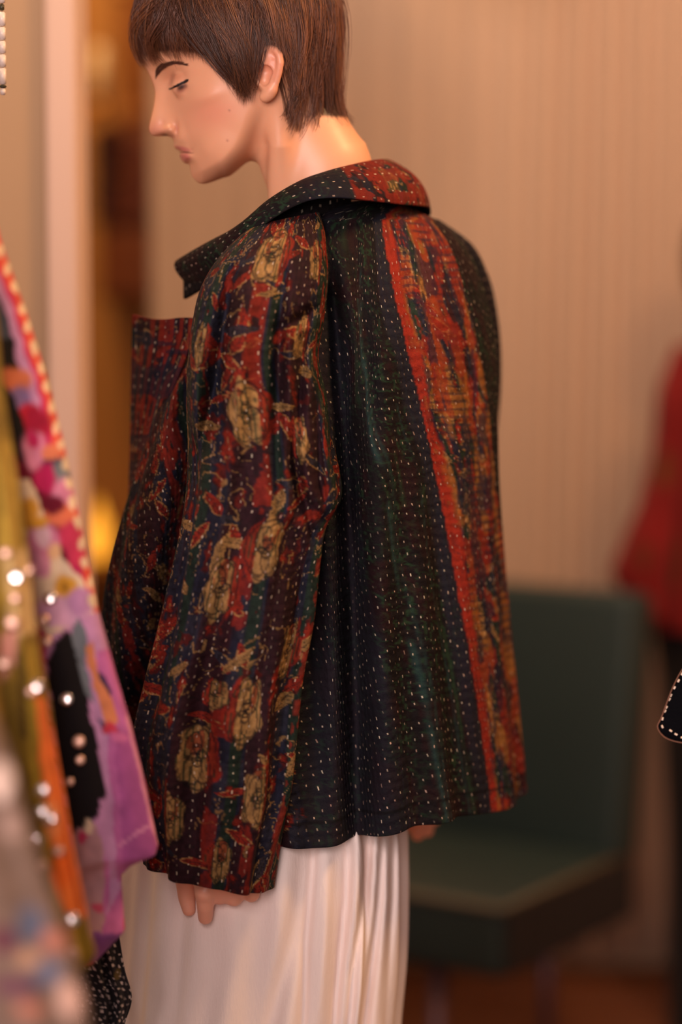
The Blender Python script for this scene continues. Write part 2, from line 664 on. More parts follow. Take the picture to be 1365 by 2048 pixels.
def print_floral(u, v, seed=0, flowers=(), tone=1.0, dens=1.0):
    c = np.empty(u.shape + (3,))
    st = noise(u * 95 + 0.6 * noise(u * 30, v * 8, seed), v * 0.8, seed + 1)
    c[:] = NAVY2
    c = mixn(c, NAVY, sstep(0.45, 0.55, fbm(u * 60, v * 38, seed + 31)) * 0.9)
    c = mixn(c, MAROON, sstep(0.56, 0.62, st) * 0.85)
    c = mixn(c, GREEN * 0.75, sstep(0.36, 0.30, st) * 0.75)
    # scribbled foliage
    wu = u + 0.010 * (fbm(u * 70, v * 70, seed + 11) - 0.5)
    wv = v + 0.014 * (fbm(u * 60, v * 60, seed + 12) - 0.5)
    f1 = fbm(wu * 85, wv * 48, seed + 13, 3)
    c = mixn(c, DRED, sstep(0.61, 0.65, f1) * 0.9 * dens)
    c = mixn(c, RED, sstep(0.68, 0.71, f1) * 0.85 * dens)
    f2 = fbm(wu * 110, wv * 62, seed + 23, 2)
    ln_ = 1 - sstep(0.010, 0.026, np.abs(f2 - 0.5))
    c = mixn(c, TAN * 0.8, ln_ * (fbm(u * 45, v * 45, seed + 25) > 0.5) * 0.75 * dens)
    f3 = fbm(wu * 150, wv * 90, seed + 43, 2)
    c = mixn(c, BLACK, (1 - sstep(0.008, 0.02, np.abs(f3 - 0.48))) * 0.8)
    # dyed red columns
    sr = noise(u * 62 + 4.0, v * 1.2, seed + 51)
    c = mixn(c, RED, sstep(0.73, 0.78, sr) * sstep(0.47, 0.53, fbm(u * 130, v * 70, seed + 53)) * 0.7 * dens)
    # leaves around
    r_ = np.random.default_rng(seed + 7)
    u0, u1, v0, v1 = u.min(), u.max(), v.min(), v.max()
    n = int((u1 - u0) * (v1 - v0) * 900 * dens)
    for k in range(n):
        uc, vc = r_.uniform(u0, u1), r_.uniform(v0, v1)
        L, w = r_.uniform(0.010, 0.019), r_.uniform(0.003, 0.0065)
        an = r_.uniform(-1.4, 1.4)
        cl = RED if r_.random() < 0.45 else (TAN * 0.7 if r_.random() < 0.35 else NAVY)
        sel = (np.abs(u - uc) < 0.022) & (np.abs(v - vc) < 0.022)
        idx = np.nonzero(sel)
        if len(idx[0]) == 0:
            continue
        c[idx] = leaf(c[idx], u[idx], v[idx], uc, vc, L, w, an, cl, seed + k)
    for k, (uc, vc, a, b, side, lean) in enumerate(flowers):
        sel = (np.abs(u - uc) < 2.2 * a + 0.01) & (np.abs(v - vc) < 1.7 * b + 0.005)
        idx = np.nonzero(sel)
        if len(idx[0]):
            c[idx] = flower(c[idx], u[idx], v[idx], uc, vc, a, b, side, seed + 100 + k * 7, lean)
    w = fbm(u * 30, v * 30, seed + 71)
    c = c * (0.5 + 1.0 * fbm(u * 420, v * 170, seed + 73, 2))[..., None]
    return c * (0.7 + 0.6 * w)[..., None] * tone


def print_dark(u, v, seed=0):
    """blackish maroon ground with wormy green print"""
    c = np.empty(u.shape + (3,))
    c[:] = BLACK
    wu = u + 0.008 * (fbm(u * 90, v * 90, seed) - 0.5)
    f = fbm(wu * 150, v * 120, seed + 2, 2)
    m = 1 - sstep(0.03, 0.07, np.abs(f - 0.5))
    g = sstep(0.40, 0.58, fbm(u * 40, v * 9, seed + 4))
    c = mixn(c, GREEN * 1.25, m * (0.3 + 0.65 * g))
    c = mixn(c, MAROON * 0.9, sstep(0.55, 0.62, fbm(u * 55, v * 30, seed + 6)) * 0.6)
    return c * (0.75 + 0.5 * fbm(u * 60, v * 25, seed + 8))[..., None]


# ------------------------------------------------------------------ person: implicit surfaces
def surface_nets(f, xs, ys, zs):
    s = f < 0
    nx, ny, nz = f.shape
    cnt = np.zeros((nx - 1, ny - 1, nz - 1), np.uint8)
    for a in (0, 1):
        for b in (0, 1):
            for c in (0, 1):
                cnt += s[a:nx - 1 + a, b:ny - 1 + b, c:nz - 1 + c]
    act = (cnt > 0) & (cnt < 8)
    I, J, K = np.nonzero(act)
    idx = np.full(act.shape, -1, np.int32)
    idx[I, J, K] = np.arange(len(I))
    acc = np.zeros((len(I), 3))
    num = np.zeros(len(I))
    cor = [(0, 0, 0), (1, 0, 0), (0, 1, 0), (1, 1, 0), (0, 0, 1), (1, 0, 1), (0, 1, 1), (1, 1, 1)]
    for p in range(8):
        for q in range(p + 1, 8):
            a, b = cor[p], cor[q]
            if sum(abs(a[k] - b[k]) for k in range(3)) != 1:
                continue
            fa = f[I + a[0], J + a[1], K + a[2]]
            fb = f[I + b[0], J + b[1], K + b[2]]
            cr = (fa < 0) != (fb < 0)
            t = np.where(cr, fa / np.where(cr, fa - fb, 1), 0)
            for k in range(3):
                acc[:, k] += np.where(cr, a[k] + t * (b[k] - a[k]), 0)
            num += cr
    acc /= num[:, None]
    V = np.stack([xs[I] + acc[:, 0] * (xs[1] - xs[0]), ys[J] + acc[:, 1] * (ys[1] - ys[0]),
                  zs[K] + acc[:, 2] * (zs[1] - zs[0])], -1)
    Fs = []
    for ax in range(3):
        sl0 = [slice(None)] * 3
        sl1 = [slice(None)] * 3
        sl0[ax] = slice(0, -1)
        sl1[ax] = slice(1, None)
        s0, s1 = s[tuple(sl0)], s[tuple(sl1)]
        e = np.nonzero(s0 != s1)
        o1, o2 = [(1, 2), (2, 0), (0, 1)][ax]
        ok = (e[o1] > 0) & (e[o2] > 0) & (e[o1] < f.shape[o1] - 1) & (e[o2] < f.shape[o2] - 1)
        e = [k[ok] for k in e]
        dirn = s0[tuple(e)]

        def cell(d1, d2):
            ee = [k.copy() for k in e]
            ee[o1] += d1
            ee[o2] += d2
            return idx[tuple(ee)]
        q = np.stack([cell(-1, -1), cell(0, -1), cell(0, 0), cell(-1, 0)], -1)
        q[~dirn] = q[~dirn][:, ::-1]
        Fs.append(q)
    Fs = np.vstack(Fs)
    return V, Fs[(Fs >= 0).all(1)]


def smin(a, b, k):
    h = np.clip(0.5 + 0.5 * (b - a) / k, 0, 1)
    return b * (1 - h) + a * h - k * h * (1 - h)


def caps(X, Y, Z, a, b, ra, rb):
    a = np.asarray(a, float)
    b = np.asarray(b, float)
    d = b - a
    t = np.clip(((X - a[0]) * d[0] + (Y - a[1]) * d[1] + (Z - a[2]) * d[2]) / (d @ d + 1e-12), 0, 1)
    return np.sqrt((X - a[0] - t * d[0]) ** 2 + (Y - a[1] - t * d[1]) ** 2 + (Z - a[2] - t * d[2]) ** 2) - (ra + (rb - ra) * t)


def chain(f, X, Y, Z, pts, rads, k, inner=0.0):
    g = None
    for i in range(len(pts) - 1):
        c = caps(X, Y, Z, pts[i], pts[i + 1], rads[i], rads[i + 1])
        g = c if g is None else np.minimum(g, c)
    return g if f is None else smin(f, g, k)


MM = 0.001
PROFILE = [(295, 143), (303, 160), (309, 178), (310, 190), (308, 208), (304, 228), (300, 244), (298, 256), (300, 266), (307, 272),
           (320, 273), (336, 273), (345, 277), (348, 286), (348, 292), (352, 298), (361, 304), (360, 312), (364, 321), (371, 327),
           (379, 330), (381, 341), (384, 353), (393, 363), (406, 368), (424, 364), (446, 356), (467, 347), (520, 300),
           (570, 262), (612, 225), (640, 180), (657, 130), (663, 80), (656, 25), (634, -25), (592, -68), (535, -97), (465, -107),
           (397, -97), (342, -68), (300, -26), (277, 20), (270, 60), (275, 92), (284, 120)]
PW = at([p[0] for p in PROFILE], [p[1] for p in PROFILE], 0.0)
POLY = np.stack([PW[:, 0], PW[:, 2]], -1)
# resample the outline smoothly
_n = len(POLY)
_t = np.arange(_n + 4)
_P = spl(np.linspace(2, _n + 2, 900)[:-1], _t, np.vstack([POLY[-2:], POLY, POLY[:2]]))
POLYS = _P

# half widths of the head (mm) at photo pixels on the near side
WPTS = [(298, 150, 16), (312, 165, 9.5), (314, 195, 8.5), (318, 215, 9.5), (322, 238, 12), (308, 256, 10), (320, 262, 13), (338, 260, 17),
        (345, 250, 17.5), (330, 210, 12), (340, 225, 16), (341, 180, 17), (352, 174, 27), (364, 170, 38), (378, 164, 47), (392, 158, 53),
        (345, 160, 21), (358, 152, 34), (372, 145, 46),
        (309, 143, 17), (325, 131, 30), (345, 124, 41), (368, 120, 50), (395, 122, 57), (330, 90, 44), (300, 90, 30), (350, 40, 55), (300, 20, 32),
        (360, 200, 31), (375, 195, 42), (395, 185, 53), (420, 180, 60), (450, 175, 63.5), (480, 170, 65), (520, 160, 68), (560, 140, 70),
        (357, 225, 25), (375, 225, 36), (400, 220, 49), (430, 220, 57), (470, 220, 61), (510, 220, 62),
        (352, 265, 20), (362, 280, 23), (385, 260, 37), (420, 260, 50), (460, 260, 56), (500, 255, 59),
        (355, 290, 14), (352, 298, 10), (368, 295, 20), (378, 301, 24), (388, 300, 28), (365, 312, 13), (374, 318, 18), (385, 322, 22), (372, 306, 20), (410, 300, 42), (440, 300, 50), (480, 300, 53),
        (385, 340, 14), (395, 352, 16), (405, 340, 27), (425, 345, 33), (450, 335, 45), (470, 335, 47), (500, 310, 50),
        (420, 130, 63), (460, 100, 69), (520, 60, 74), (580, 60, 74), (600, 130, 68), (560, 200, 60), (600, 0, 68), (500, -20, 72), (420, 20, 68),
        (400, -50, 52), (500, -80, 50), (620, 60, 62), (640, 100, 48), (560, 250, 48), (600, 210, 48), (640, 20, 45)]
RPTS = [(295, 143, 18), (309, 180, 9), (304, 228, 7), (298, 256, 8), (310, 273, 6), (345, 277, 6), (348, 292, 5), (362, 308, 5), (364, 321, 6), (381, 335, 11), (393, 363, 16),
        (424, 364, 16), (467, 347, 18), (560, 262, 40), (640, 180, 55), (663, 80, 70), (600, -60, 70), (465, -107, 70), (340, -68, 60),
        (277, 20, 55), (280, 105, 34), (450, 150, 60)]


def px2xz(p):
    w = at([q[0] for q in p], [q[1] for q in p], 0.0)
    return np.stack([w[:, 0], w[:, 2]], -1)


_w = at([q[0] for q in WPTS], [q[1] for q in WPTS], -MM * np.array([q[2] for q in WPTS], float))
WX = np.stack([_w[:, 0], _w[:, 2]], -1)
WV = np.array([p[2] for p in WPTS], float) * MM
RX = px2xz(RPTS)
RV = np.array([p[2] for p in RPTS], float) * MM


def tps_fit(P, v, lam=2e-4):
    P = P * 10
    n = len(P)
    r2 = ((P[:, None] - P[None]) ** 2).sum(-1)
    Kx = r2 * np.log(r2 + 1e-9) * 0.5 + lam * np.eye(n)
    Q = np.c_[np.ones(n), P]
    A = np.block([[Kx, Q], [Q.T, np.zeros((3, 3))]])
    return P, np.linalg.solve(A, np.r_[v, 0, 0, 0])


def tps_eval(m, x, z):
    P, w = m
    x = x * 10
    z = z * 10
    o = w[-3] + w[-2] * x + w[-1] * z
    for i in range(len(P)):
        r2 = (x - P[i, 0]) ** 2 + (z - P[i, 1]) ** 2
        o = o + w[i] * r2 * np.log(r2 + 1e-9) * 0.5
    return o


WM = tps_fit(WX, WV)


def headW2(x, z):
    """squared half width of the head over the sagittal plane (negative outside)"""
    d, _ = polydist(x, z, POLYS, closed=True)
    d = np.where(inpoly(x, z, POLYS), d, -d)
    W = np.clip(tps_eval(WM, x, z), 4 * MM, 76 * MM)
    num = 0
    den = 0
    for (p, r) in zip(RX, RV):
        w = 1.0 / (((x - p[0]) ** 2 + (z - p[1]) ** 2) + 4e-6) ** 1.5
        num = num + w * r
        den = den + w
    R = num / den
    t = d / R
    h = np.where(t > 1, 1.0, np.where(t > 0, 2 * t - t * t, 2 * t))
    return W * W * h, W


# fine 2D table of the half width for looking things up
_gx = np.linspace(-0.22, 0.03, 251)
_gz = np.linspace(1.44, 1.74, 301)
_GX, _GZ = np.meshgrid(_gx, _gz, indexing='ij')
W2T, _ = headW2(_GX, _GZ)


def headW(x, z):
    i = np.clip(((x - _gx[0]) / (_gx[1] - _gx[0])).round().astype(int), 0, 250)
    j = np.clip(((z - _gz[0]) / (_gz[1] - _gz[0])).round().astype(int), 0, 300)
    return np.sqrt(np.clip(W2T[i, j], 0, None))


def on_face_old(px, py, lift=0.0):
    w = at(px, py, 0.0)
    x, z = w[..., 0], w[..., 2]
    y = -headW(x, z)
    # follow the sight line so that the point keeps its pixel
    w = at(px, py, y)
    y = -headW(w[..., 0], w[..., 2]) - lift
    return at(px, py, y)


h_ = 0.00125
gx = np.arange(-0.205, 0.075, h_)
gy = np.arange(-0.098, 0.0985, h_)
gz = np.arange(1.42, 1.735, h_)
x2, z2 = np.meshgrid(gx, gz, indexing='ij')
Q2, _ = headW2(x2, z2)
# relief of the face (metres) in the side plane
pxg, pyg = proj(np.stack([x2, 0 * x2, z2], -1))


def bump2(cx, cy, sx, sy, rot=0):
    ca, sa = math.cos(rot), math.sin(rot)
    q = at(cx, cy, 0.0)
    q = at(cx, cy, -float(headW(q[0], q[2])))
    cx, cy = proj(np.array([q[0], 0.0, q[2]]))
    dx, dy = pxg - cx, pyg - cy
    a = dx * ca + dy * sa
    b = -dx * sa + dy * ca
    return np.exp(-(a / sx) ** 2 - (b / sy) ** 2)


REL = (4.6 * bump2(340, 259, 9, 9) - 3.4 * bump2(354, 256, 5, 12) - 2.6 * bump2(328, 271, 9, 4) - 1.5 * bump2(326, 248, 8, 8)
       + 1.5 * bump2(345, 124, 28, 7, -0.35) - 2.5 * bump2(353, 150, 16, 7, -0.4) + 1.4 * bump2(357, 163, 14, 6, -0.4)
       - 1.2 * bump2(362, 182, 16, 4, -0.3) + 2.0 * bump2(410, 196, 30, 12, -0.3)
       + 1.8 * bump2(362, 299, 10, 3.5, 0.35) + 2.2 * bump2(372, 315, 9, 5.5, 0.3) - 2.4 * bump2(372, 305, 15, 1.8, 0.12)
       - 1.6 * bump2(384, 301, 3.5, 4.5) - 1.5 * bump2(376, 328, 9, 4) + 1.5 * bump2(392, 348, 12, 12)
       - 1.0 * bump2(372, 262, 9, 24, -0.25)) * MM
Wn = np.sqrt(np.clip(Q2, 1e-8, None))
Q2 = np.where(Q2 > 0, Q2 + 2 * Wn * REL, Q2)
gxx, gzz = np.gradient(Q2, h_, h_)
X3, Y3, Z3 = np.meshgrid(gx, gy, gz, indexing='ij')
X3 = X3.astype(np.float32)
Y3 = Y3.astype(np.float32)
Z3 = Z3.astype(np.float32)
Fh = (Y3 * Y3 - Q2[:, None, :]) / np.sqrt(4 * Y3 * Y3 + (gxx**2 + gzz**2)[:, None, :] + 2e-5)
Fh = Fh.astype(np.float32)


def P3(px, py, y):
    return at(px, py, y)


# eyeball under the lids
for sgn in (-1, 1):
    e = P3(369, 170, -0.030)
    Fh = smin(Fh, (np.sqrt((X3 - e[0])**2 + (Y3 - sgn * 0.0305)**2 + (Z3 - e[2])**2) - 0.0128).astype(np.float32), 0.004)
# neck
nk = chain(None, X3, Y3 * 1.06, Z3, [P3(570, 205, 0), P3(606, 290, 0), P3(640, 370, 0), P3(655, 440, 0)], [.047, .0475, .050, .050], .01)
Fh = smin(Fh, nk.astype(np.float32), 0.016)
tr = chain(None, X3, Y3, Z3, [P3(610, 235, 0), P3(664, 330, -.008), P3(668, 430, -.004)], [.028, .032, .030], .01)
Fh = smin(Fh, tr.astype(np.float32), 0.02)
for sgn in (-1, 1):   # sternomastoid
    sm_ = chain(None, X3, Y3, Z3, [P3(556, 205, sgn * .048), P3(560, 290, sgn * .044), P3(560, 420, sgn * .018)], [.011, .010, .010], .01)
    Fh = smin(Fh, sm_.astype(np.float32), 0.014)
# ears
for sgn in (-1, 1):
    def ear(px, py, o):
        q = P3(px, py, -0.0665 - o * MM)
        return np.array([q[0], sgn * (0.0665 + o * MM), q[2]])
    hel = [ear(519, 132, 0), ear(516, 112, 4), ear(521, 100, 7), ear(535, 96, 10), ear(550, 99, 13), ear(559, 110, 15), ear(561, 126, 15.5),
           ear(558, 145, 14), ear(553, 163, 12), ear(546, 178, 10), ear(540, 188, 8)]
    g = chain(None, X3, Y3, Z3, hel, [.0030, .0032, .0034, .0034, .0034, .0036, .0036, .0034, .0034, .0040, .0046], .002)
    lobe = chain(None, X3, Y3, Z3, [ear(541, 180, 8), ear(531, 193, 5.5)], [.0058, .0058], .002)
    g = smin(g, lobe, 0.005)
    anti = chain(None, X3, Y3, Z3, [ear(541, 108, 8.5), ear(546, 125, 10), ear(546, 145, 9.5), ear(540, 163, 8.5), ear(530, 172, 8)],
                 [.0034, .0042, .0044, .0042, .0034], .002)
    g = smin(g, anti, 0.004)
    trag = chain(None, X3, Y3, Z3, [ear(514, 150, 3), ear(518, 163, 5)], [.0042, .0042], .002)
    g = smin(g, trag, 0.004)
    base = chain(None, X3, Y3, Z3, [ear(536, 112, 2), ear(541, 140, 2), ear(533, 170, 0)], [.010, .012, .008], .003)
    g = smin(g, base, 0.004)
    con = chain(None, X3, Y3, Z3, [ear(529, 146, 13), ear(528, 160, 12)], [.0080, .0058], .002)
    g = np.maximum(g, -con)
    Fh = smin(Fh, g.astype(np.float32), 0.0035)
HV, HF = surface_nets(Fh, gx, gy, gz)
del X3, Y3, Z3, Fh

# ---- left hand (fine)
hb = at(430, 1760, -0.175)


def hp(px, py, dy):
    return at(px, py, -0.178 + dy)


gx = np.arange(hb[0] - 0.075, hb[0] + 0.075, 0.0014)
gy = np.arange(-0.235, -0.115, 0.0014)
gz = np.arange(hb[2] - 0.06, hb[2] + 0.16, 0.0014)
A3, B3, C3 = np.meshgrid(gx, gy, gz, indexing='ij')
f = caps(A3, (B3 + 0.178) * 1.5 - 0.178, C3, hp(425, 1690, 0), hp(452, 1728, 0), .033, .036)
f = smin(f, caps(A3, B3, C3, hp(425, 1600, 0), hp(428, 1690, 0), .027, .026), 0.02)
f = chain(f, A3, B3, C3, [hp(408, 1726, -.004), hp(409, 1783, -.010), hp(411, 1812, -.007), hp(411, 1834, -.001)], [.0098, .0092, .0080, .0070], .004)
f = smin(f, caps(A3, B3, C3, hp(410, 1782, -.013), hp(410, 1786, -.013), .0075, .0075), 0.004)
f = chain(f, A3, B3, C3, [hp(388, 1705, .006), hp(371, 1758, .014), hp(374, 1796, .016), hp(378, 1819, .014)], [.013, .0098, .0082, .0064], .004)
for (kx, ky, tx, ty, r) in ((441, 1735, 440, 1790, .0090), (470, 1738, 468, 1793, .0092), (500, 1735, 503, 1787, .0082)):
    f = chain(f, A3, B3, C3, [hp(kx, ky, -.004), hp(tx, ty, -.002), hp(tx - 4, ty - 6, .016), hp(tx - 8, ty - 34, .026)], [r + .001, r, r - .001, r - .002], .003)
DV, DF = surface_nets(f, gx, gy, gz)
# ---- right hand fingertips below the far hem (fine)
rb_ = at(840, 1650, 0.17)
gx = np.arange(rb_[0] - 0.05, rb_[0] + 0.05, 0.0016)
gy = np.arange(0.10, 0.24, 0.0016)
gz = np.arange(rb_[2] - 0.035, rb_[2] + 0.16, 0.0016)
A3, B3, C3 = np.meshgrid(gx, gy, gz, indexing='ij')


def rp(px, py, dy):
    return at(px, py, 0.17 + dy)


f = caps(A3, B3, C3, rp(835, 1490, .01), rp(840, 1560, 0), .030, .032)
for (px0, px1, ty, dy, r) in ((818, 812, 1652, .02, .008), (836, 836, 1668, 0, .0088), (851, 855, 1661, .012, .0085), (862, 868, 1640, .03, .008), (805, 800, 1600, -.01, .009)):
    f = chain(f, A3, B3, C3, [rp(px0, 1570, dy), rp(px1, ty - 40, dy - .004), rp(px1, ty, dy + .004)], [r + .001, r, r - .0012], .003)
GV, GF = surface_nets(f, gx, gy, gz)

# ---- torso, arms and legs (hidden under the clothes; coarse)
ST = math.sin(math.radians(32))
CT = math.cos(math.radians(32))
FB = np.array([-CT, ST, 0])     # chest direction
LB = np.array([-ST, -CT, 0])    # her left
gx = np.arange(-0.42, 0.36, 0.008)
gy = np.arange(-0.36, 0.40, 0.008)
gz = np.arange(-0.004, 1.50, 0.008)
A3, B3, C3 = np.meshgrid(gx, gy, gz, indexing='ij')
c0 = np.array([-0.01, 0.02, 0.0])
sh = np.array([0, 0, 1.385])


def bp(l, f_, z):
    return c0 + LB * l + FB * f_ + np.array([0, 0, z])


f = caps(A3, B3, C3, bp(.04, 0, 1.29), bp(-.04, 0, 1.29), .075, .075)
f = smin(f, caps(A3, B3, C3, bp(.04, .02, 1.05), bp(-.04, .02, 1.05), .085, .085), .06)
f = smin(f, caps(A3, B3, C3, bp(.03, .01, 1.29), bp(.02, .03, 1.02), .075, .08), .05)
f = smin(f, caps(A3, B3, C3, bp(-.03, .01, 1.29), bp(-.02, .03, 1.02), .075, .08), .05)
f = smin(f, caps(A3, B3, C3, bp(0, .02, 1.10), at(525, 1500, .02), .09, .10), .05)
f = smin(f, caps(A3, B3, C3, at(500, 1560, -.02), at(545, 1560, .06), .10, .10), .06)
f = smin(f, caps(A3, B3, C3, bp(.10, 0, 1.36), bp(-.10, 0, 1.36), .04, .04), .05)
f = smin(f, caps(A3, B3, C3, P3(650, 400, 0), bp(0, 0, 1.33), .055, .07), .04)
f = chain(f, A3, B3, C3, [at(530, 590, -.105), at(500, 1020, -.165), at(425, 1560, -.178), at(426, 1640, -.178)], [.048, .038, .030, .026], .03)
f = chain(f, A3, B3, C3, [at(880, 620, .13), at(905, 1000, .19), at(840, 1440, .175), at(836, 1540, .17)], [.048, .038, .030, .026], .03)
lx = at(525, 1700, 0.02)[0]
for sgn in (-1, 1):
    hpx = np.array([lx, 0.02, 0]) + LB * 0.075 * sgn
    f = chain(f, A3, B3, C3, [hpx + [0, 0, .86], hpx + [0, 0, .48], hpx + [.01, -.005, .09]], [.082, .055, .036], .04)
    f = smin(f, caps(A3, B3, C3, hpx + [.01, -.005, .045], hpx + FB * 0.14 + [.01, -.005, .03], .036, .028), .03)
TV, TF = surface_nets(f, gx, gy, gz)
del A3, B3, C3, f

# ---- skin colours, with painted shade at the nose
SKIN = s2l((228, 164, 126))
SKIN2 = s2l((214, 142, 116))
LIP = s2l((200, 112, 102))
HAIRD = s2l((62, 34, 24))
BV = np.vstack([HV, DV, GV, TV])
n1, n2, n3 = len(HV), len(HV) + len(DV), len(HV) + len(DV) + len(GV)
BF = np.vstack([HF, DF + n1, GF + n2, TF + n3])
bpx, bpy_ = proj(BV)
col = np.tile(SKIN, (len(BV), 1))
hm = np.arange(len(BV)) < n1


def paint(c, cx, cy, sx, sy, rot=0.0, amt=1.0, hard=1.0):
    ca, sa = math.cos(rot), math.sin(rot)
    dx, dy = bpx - cx, bpy_ - cy
    g = np.exp(-(((dx * ca + dy * sa) / sx) ** 2 + ((-dx * sa + dy * ca) / sy) ** 2) ** hard) * hm * amt
    global col
    col = mixn(col, c, g)


paint(s2l((222, 140, 112)), 425, 225, 50, 34, -0.2, 0.6)
paint(s2l((214, 132, 112)), 310, 258, 22, 16, 0, 0.5)
paint(s2l((196, 124, 92)), 356, 156, 20, 11, -0.4, 0.55)
paint(s2l((190, 122, 100)), 364, 181, 16, 6, -0.35, 0.4)
paint(s2l((224, 136, 112)), 545, 130, 26, 50, 0, 0.55)
paint(LIP, 365, 297.5, 17, 4.6, 0.20, 0.95, 2)
paint(LIP, 370, 315, 12, 9, 0.35, 0.95, 2)
paint(s2l((110, 46, 42)), 373, 305, 15, 1.7, 0.10, 0.9, 2)
paint(s2l((176, 100, 82)), 354, 258, 3, 12, -0.15, 0.6, 1)  # nostril-wing crease: its shade is painted into the skin colour
paint(s2l((190, 116, 96)), 345, 272, 10, 4, 0, 0.5, 1)
paint(s2l((80, 40, 34)), 330, 270, 7, 2.4, -0.1, 0.6, 2)
# open sliver of the eye below the upper lid
paint(s2l((140, 84, 66)), 364, 176, 12, 7.5, -0.6, 0.75, 2)
paint(s2l((44, 26, 22)), 363, 174, 9, 5, -0.5, 0.95, 2)
paint(s2l((120, 70, 56)), 371, 172, 4.5, 4.5, 0, 0.6, 2)
paint(s2l((128, 74, 58)), 343, 160, 4, 14, 0.35, 0.45)
for (mx, my) in ((459, 221), (455, 281), (505, 164)):
    paint(s2l((140, 80, 58)), mx, my, 2.2, 2.0, 0, 0.7)
# scalp under the hair
HL = [(200, -200), (240, 60), (288, 118), (305, 112), (340, 106), (380, 108), (420, 118), (450, 150), (470, 172), (488, 180), (500, 150), (508, 118),
      (520, 92), (548, 86), (572, 104), (592, 130), (606, 165), (622, 205), (640, 236), (700, 240), (760, 0), (700, -200)]
sc_ = inpoly(bpx, bpy_, HL) & hm & (np.abs(BV[:, 1]) < 0.0735)
dsc, _ = polydist(bpx, bpy_, HL, True)
col = mixn(col, HAIRD, np.where(sc_, sstep(0, 9, dsc), 0))
hands = (np.arange(len(BV)) >= n1) & (np.arange(len(BV)) < n3)
col[hands] = s2l((232, 168, 140))
M_skin = colmat('skin', 0.40, 0.45, sss=0.25, bump=0.06, bscale=700)
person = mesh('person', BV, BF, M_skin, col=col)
tag(person, 'person in profile with cropped brown hair, dark quilted patchwork jacket and cream skirt', 'person')

# ---- eyebrow and lashes
from mathutils.bvhtree import BVHTree
BVH = BVHTree.FromPolygons([tuple(v) for v in HV], [tuple(int(k) for k in q) for q in HF])


def on_face(px, py, lift=0.0):
    out = on_face_old(px, py, lift)
    fl = out.reshape(-1, 3)
    d = at(np.ravel(px), np.ravel(py), 0.0) - CAM
    for i in range(len(fl)):
        h = BVH.ray_cast(Vector(CAM), Vector(d[i]).normalized())
        if h[0] is not None:
            fl[i] = np.array(h[0]) + np.array([0, -lift, 0])
    return out


def hairs(name, curve, n, length, spread, ang0, ang1, r, lift, mat):
    cv = np.asarray(curve, float)
    tt = np.linspace(0, 1, len(cv))
    s = rng.random(n) ** (1.5 if name == 'eyebrow' else 1.0)
    base = spl(s, tt, cv)
    wid = spl(s, tt, spread)
    base[:, 1] += (rng.random(n) - 0.5) * wid
    ang = np.radians(ang0 + (ang1 - ang0) * s + rng.normal(0, 8, n))
    K = 5
    q = np.linspace(0, 1, K)
    px = base[:, 0:1] + q * length * np.cos(ang)[:, None]
    py = base[:, 1:2] - q * length * np.sin(ang)[:, None]
    P = on_face(px, py, lift)
    P[:, :, 1] -= lift * q
    rad = r * (1 - 0.8 * q)[None, :].repeat(n, 0)
    V, F_ = tubes(P, rad)
    return mesh(name, V, F_, mat, person)


M_brow = plain('brow_hair', (86, 48, 34), 0.6)
hairs('eyebrow', [(311, 151), (317, 141), (328, 133), (341, 128), (356, 127), (370, 130)], 520, 9, [17, 16, 10, 6, 4, 2], 62, -4, 0.00019, 0.0004, M_brow)
M_lash = plain('lash_hair', (34, 20, 18), 0.5)
hairs('eyelashes', [(343, 177.5), (350, 174), (357, 170), (365, 166), (373, 162), (377, 160)], 260, 6, [1.6, 2.4, 3.2, 4.2, 5, 4], 196, 212, 0.00030, 0.0006, M_lash)

# ------------------------------------------------------------------ hair: combed locks of strands
HC = at(478, 60, 0)
PXM = FPX / 2.4


def headframe(px, py, lat_mm):
    """photo pixel + lateral mm -> offsets (forward, lateral, up) in px units about the hair centre"""
    dx, dy = px - 478, py - 60
    return np.stack([-0.915 * dx + 0.403 * dy, np.asarray(lat_mm) * 2.03 + 0 * dx, -0.403 * dx - 0.915 * dy], -1)


def hf2w(o):
    dx = -0.915 * o[..., 0] - 0.403 * o[..., 2]
    dy = 0.403 * o[..., 0] - 0.915 * o[..., 2]
    w = at(478 + dx, 60 + dy, 0)
    w[..., 1] = -o[..., 1] / PXM
    return w


def Rell(d):
    a = np.where(d[..., 0] > 0, 260, 212)
    c = np.where(d[..., 2] > 0, 188, 196)
    b = np.where(d[..., 2] > 0, 168, 168)
    return 1 / np.sqrt((d[..., 0] / a) ** 2 + (d[..., 1] / b) ** 2 + (d[..., 2] / c) ** 2)


TIPS = np.array([(280, 126, 0), (286, 134, 10), (297, 134, 22), (318, 122, 34), (340, 116, 45), (364, 117, 54), (390, 121, 60), (414, 128, 65), (436, 146, 67), (454, 172, 67),
                 (470, 192, 67), (488, 212, 66), (500, 204, 70), (506, 168, 76), (511, 128, 80), (518, 104, 84), (544, 93, 86), (568, 104, 84), (586, 124, 78),
                 (598, 150, 72), (608, 182, 64), (612, 210, 58), (596, 238, 57), (616, 264, 50), (640, 258, 42), (664, 254, 30), (690, 252, 14), (690, 246, 0)], float)
NS, NC, K = 7600, 330, 15
tpar = np.linspace(0, 1, len(TIPS))
seglen = np.r_[0, np.cumsum(np.linalg.norm(np.diff(TIPS * [1, 1, 1.6], axis=0), axis=1))]
seglen /= seglen[-1]
cs = np.linspace(0.0, 1, NC) + rng.normal(0, 0.004, NC)
cs = np.clip(cs, 0, 1)
cside = np.where(rng.random(NC) < 0.72, 1.0, -1.0)
ctip = spl(cs, seglen, TIPS)
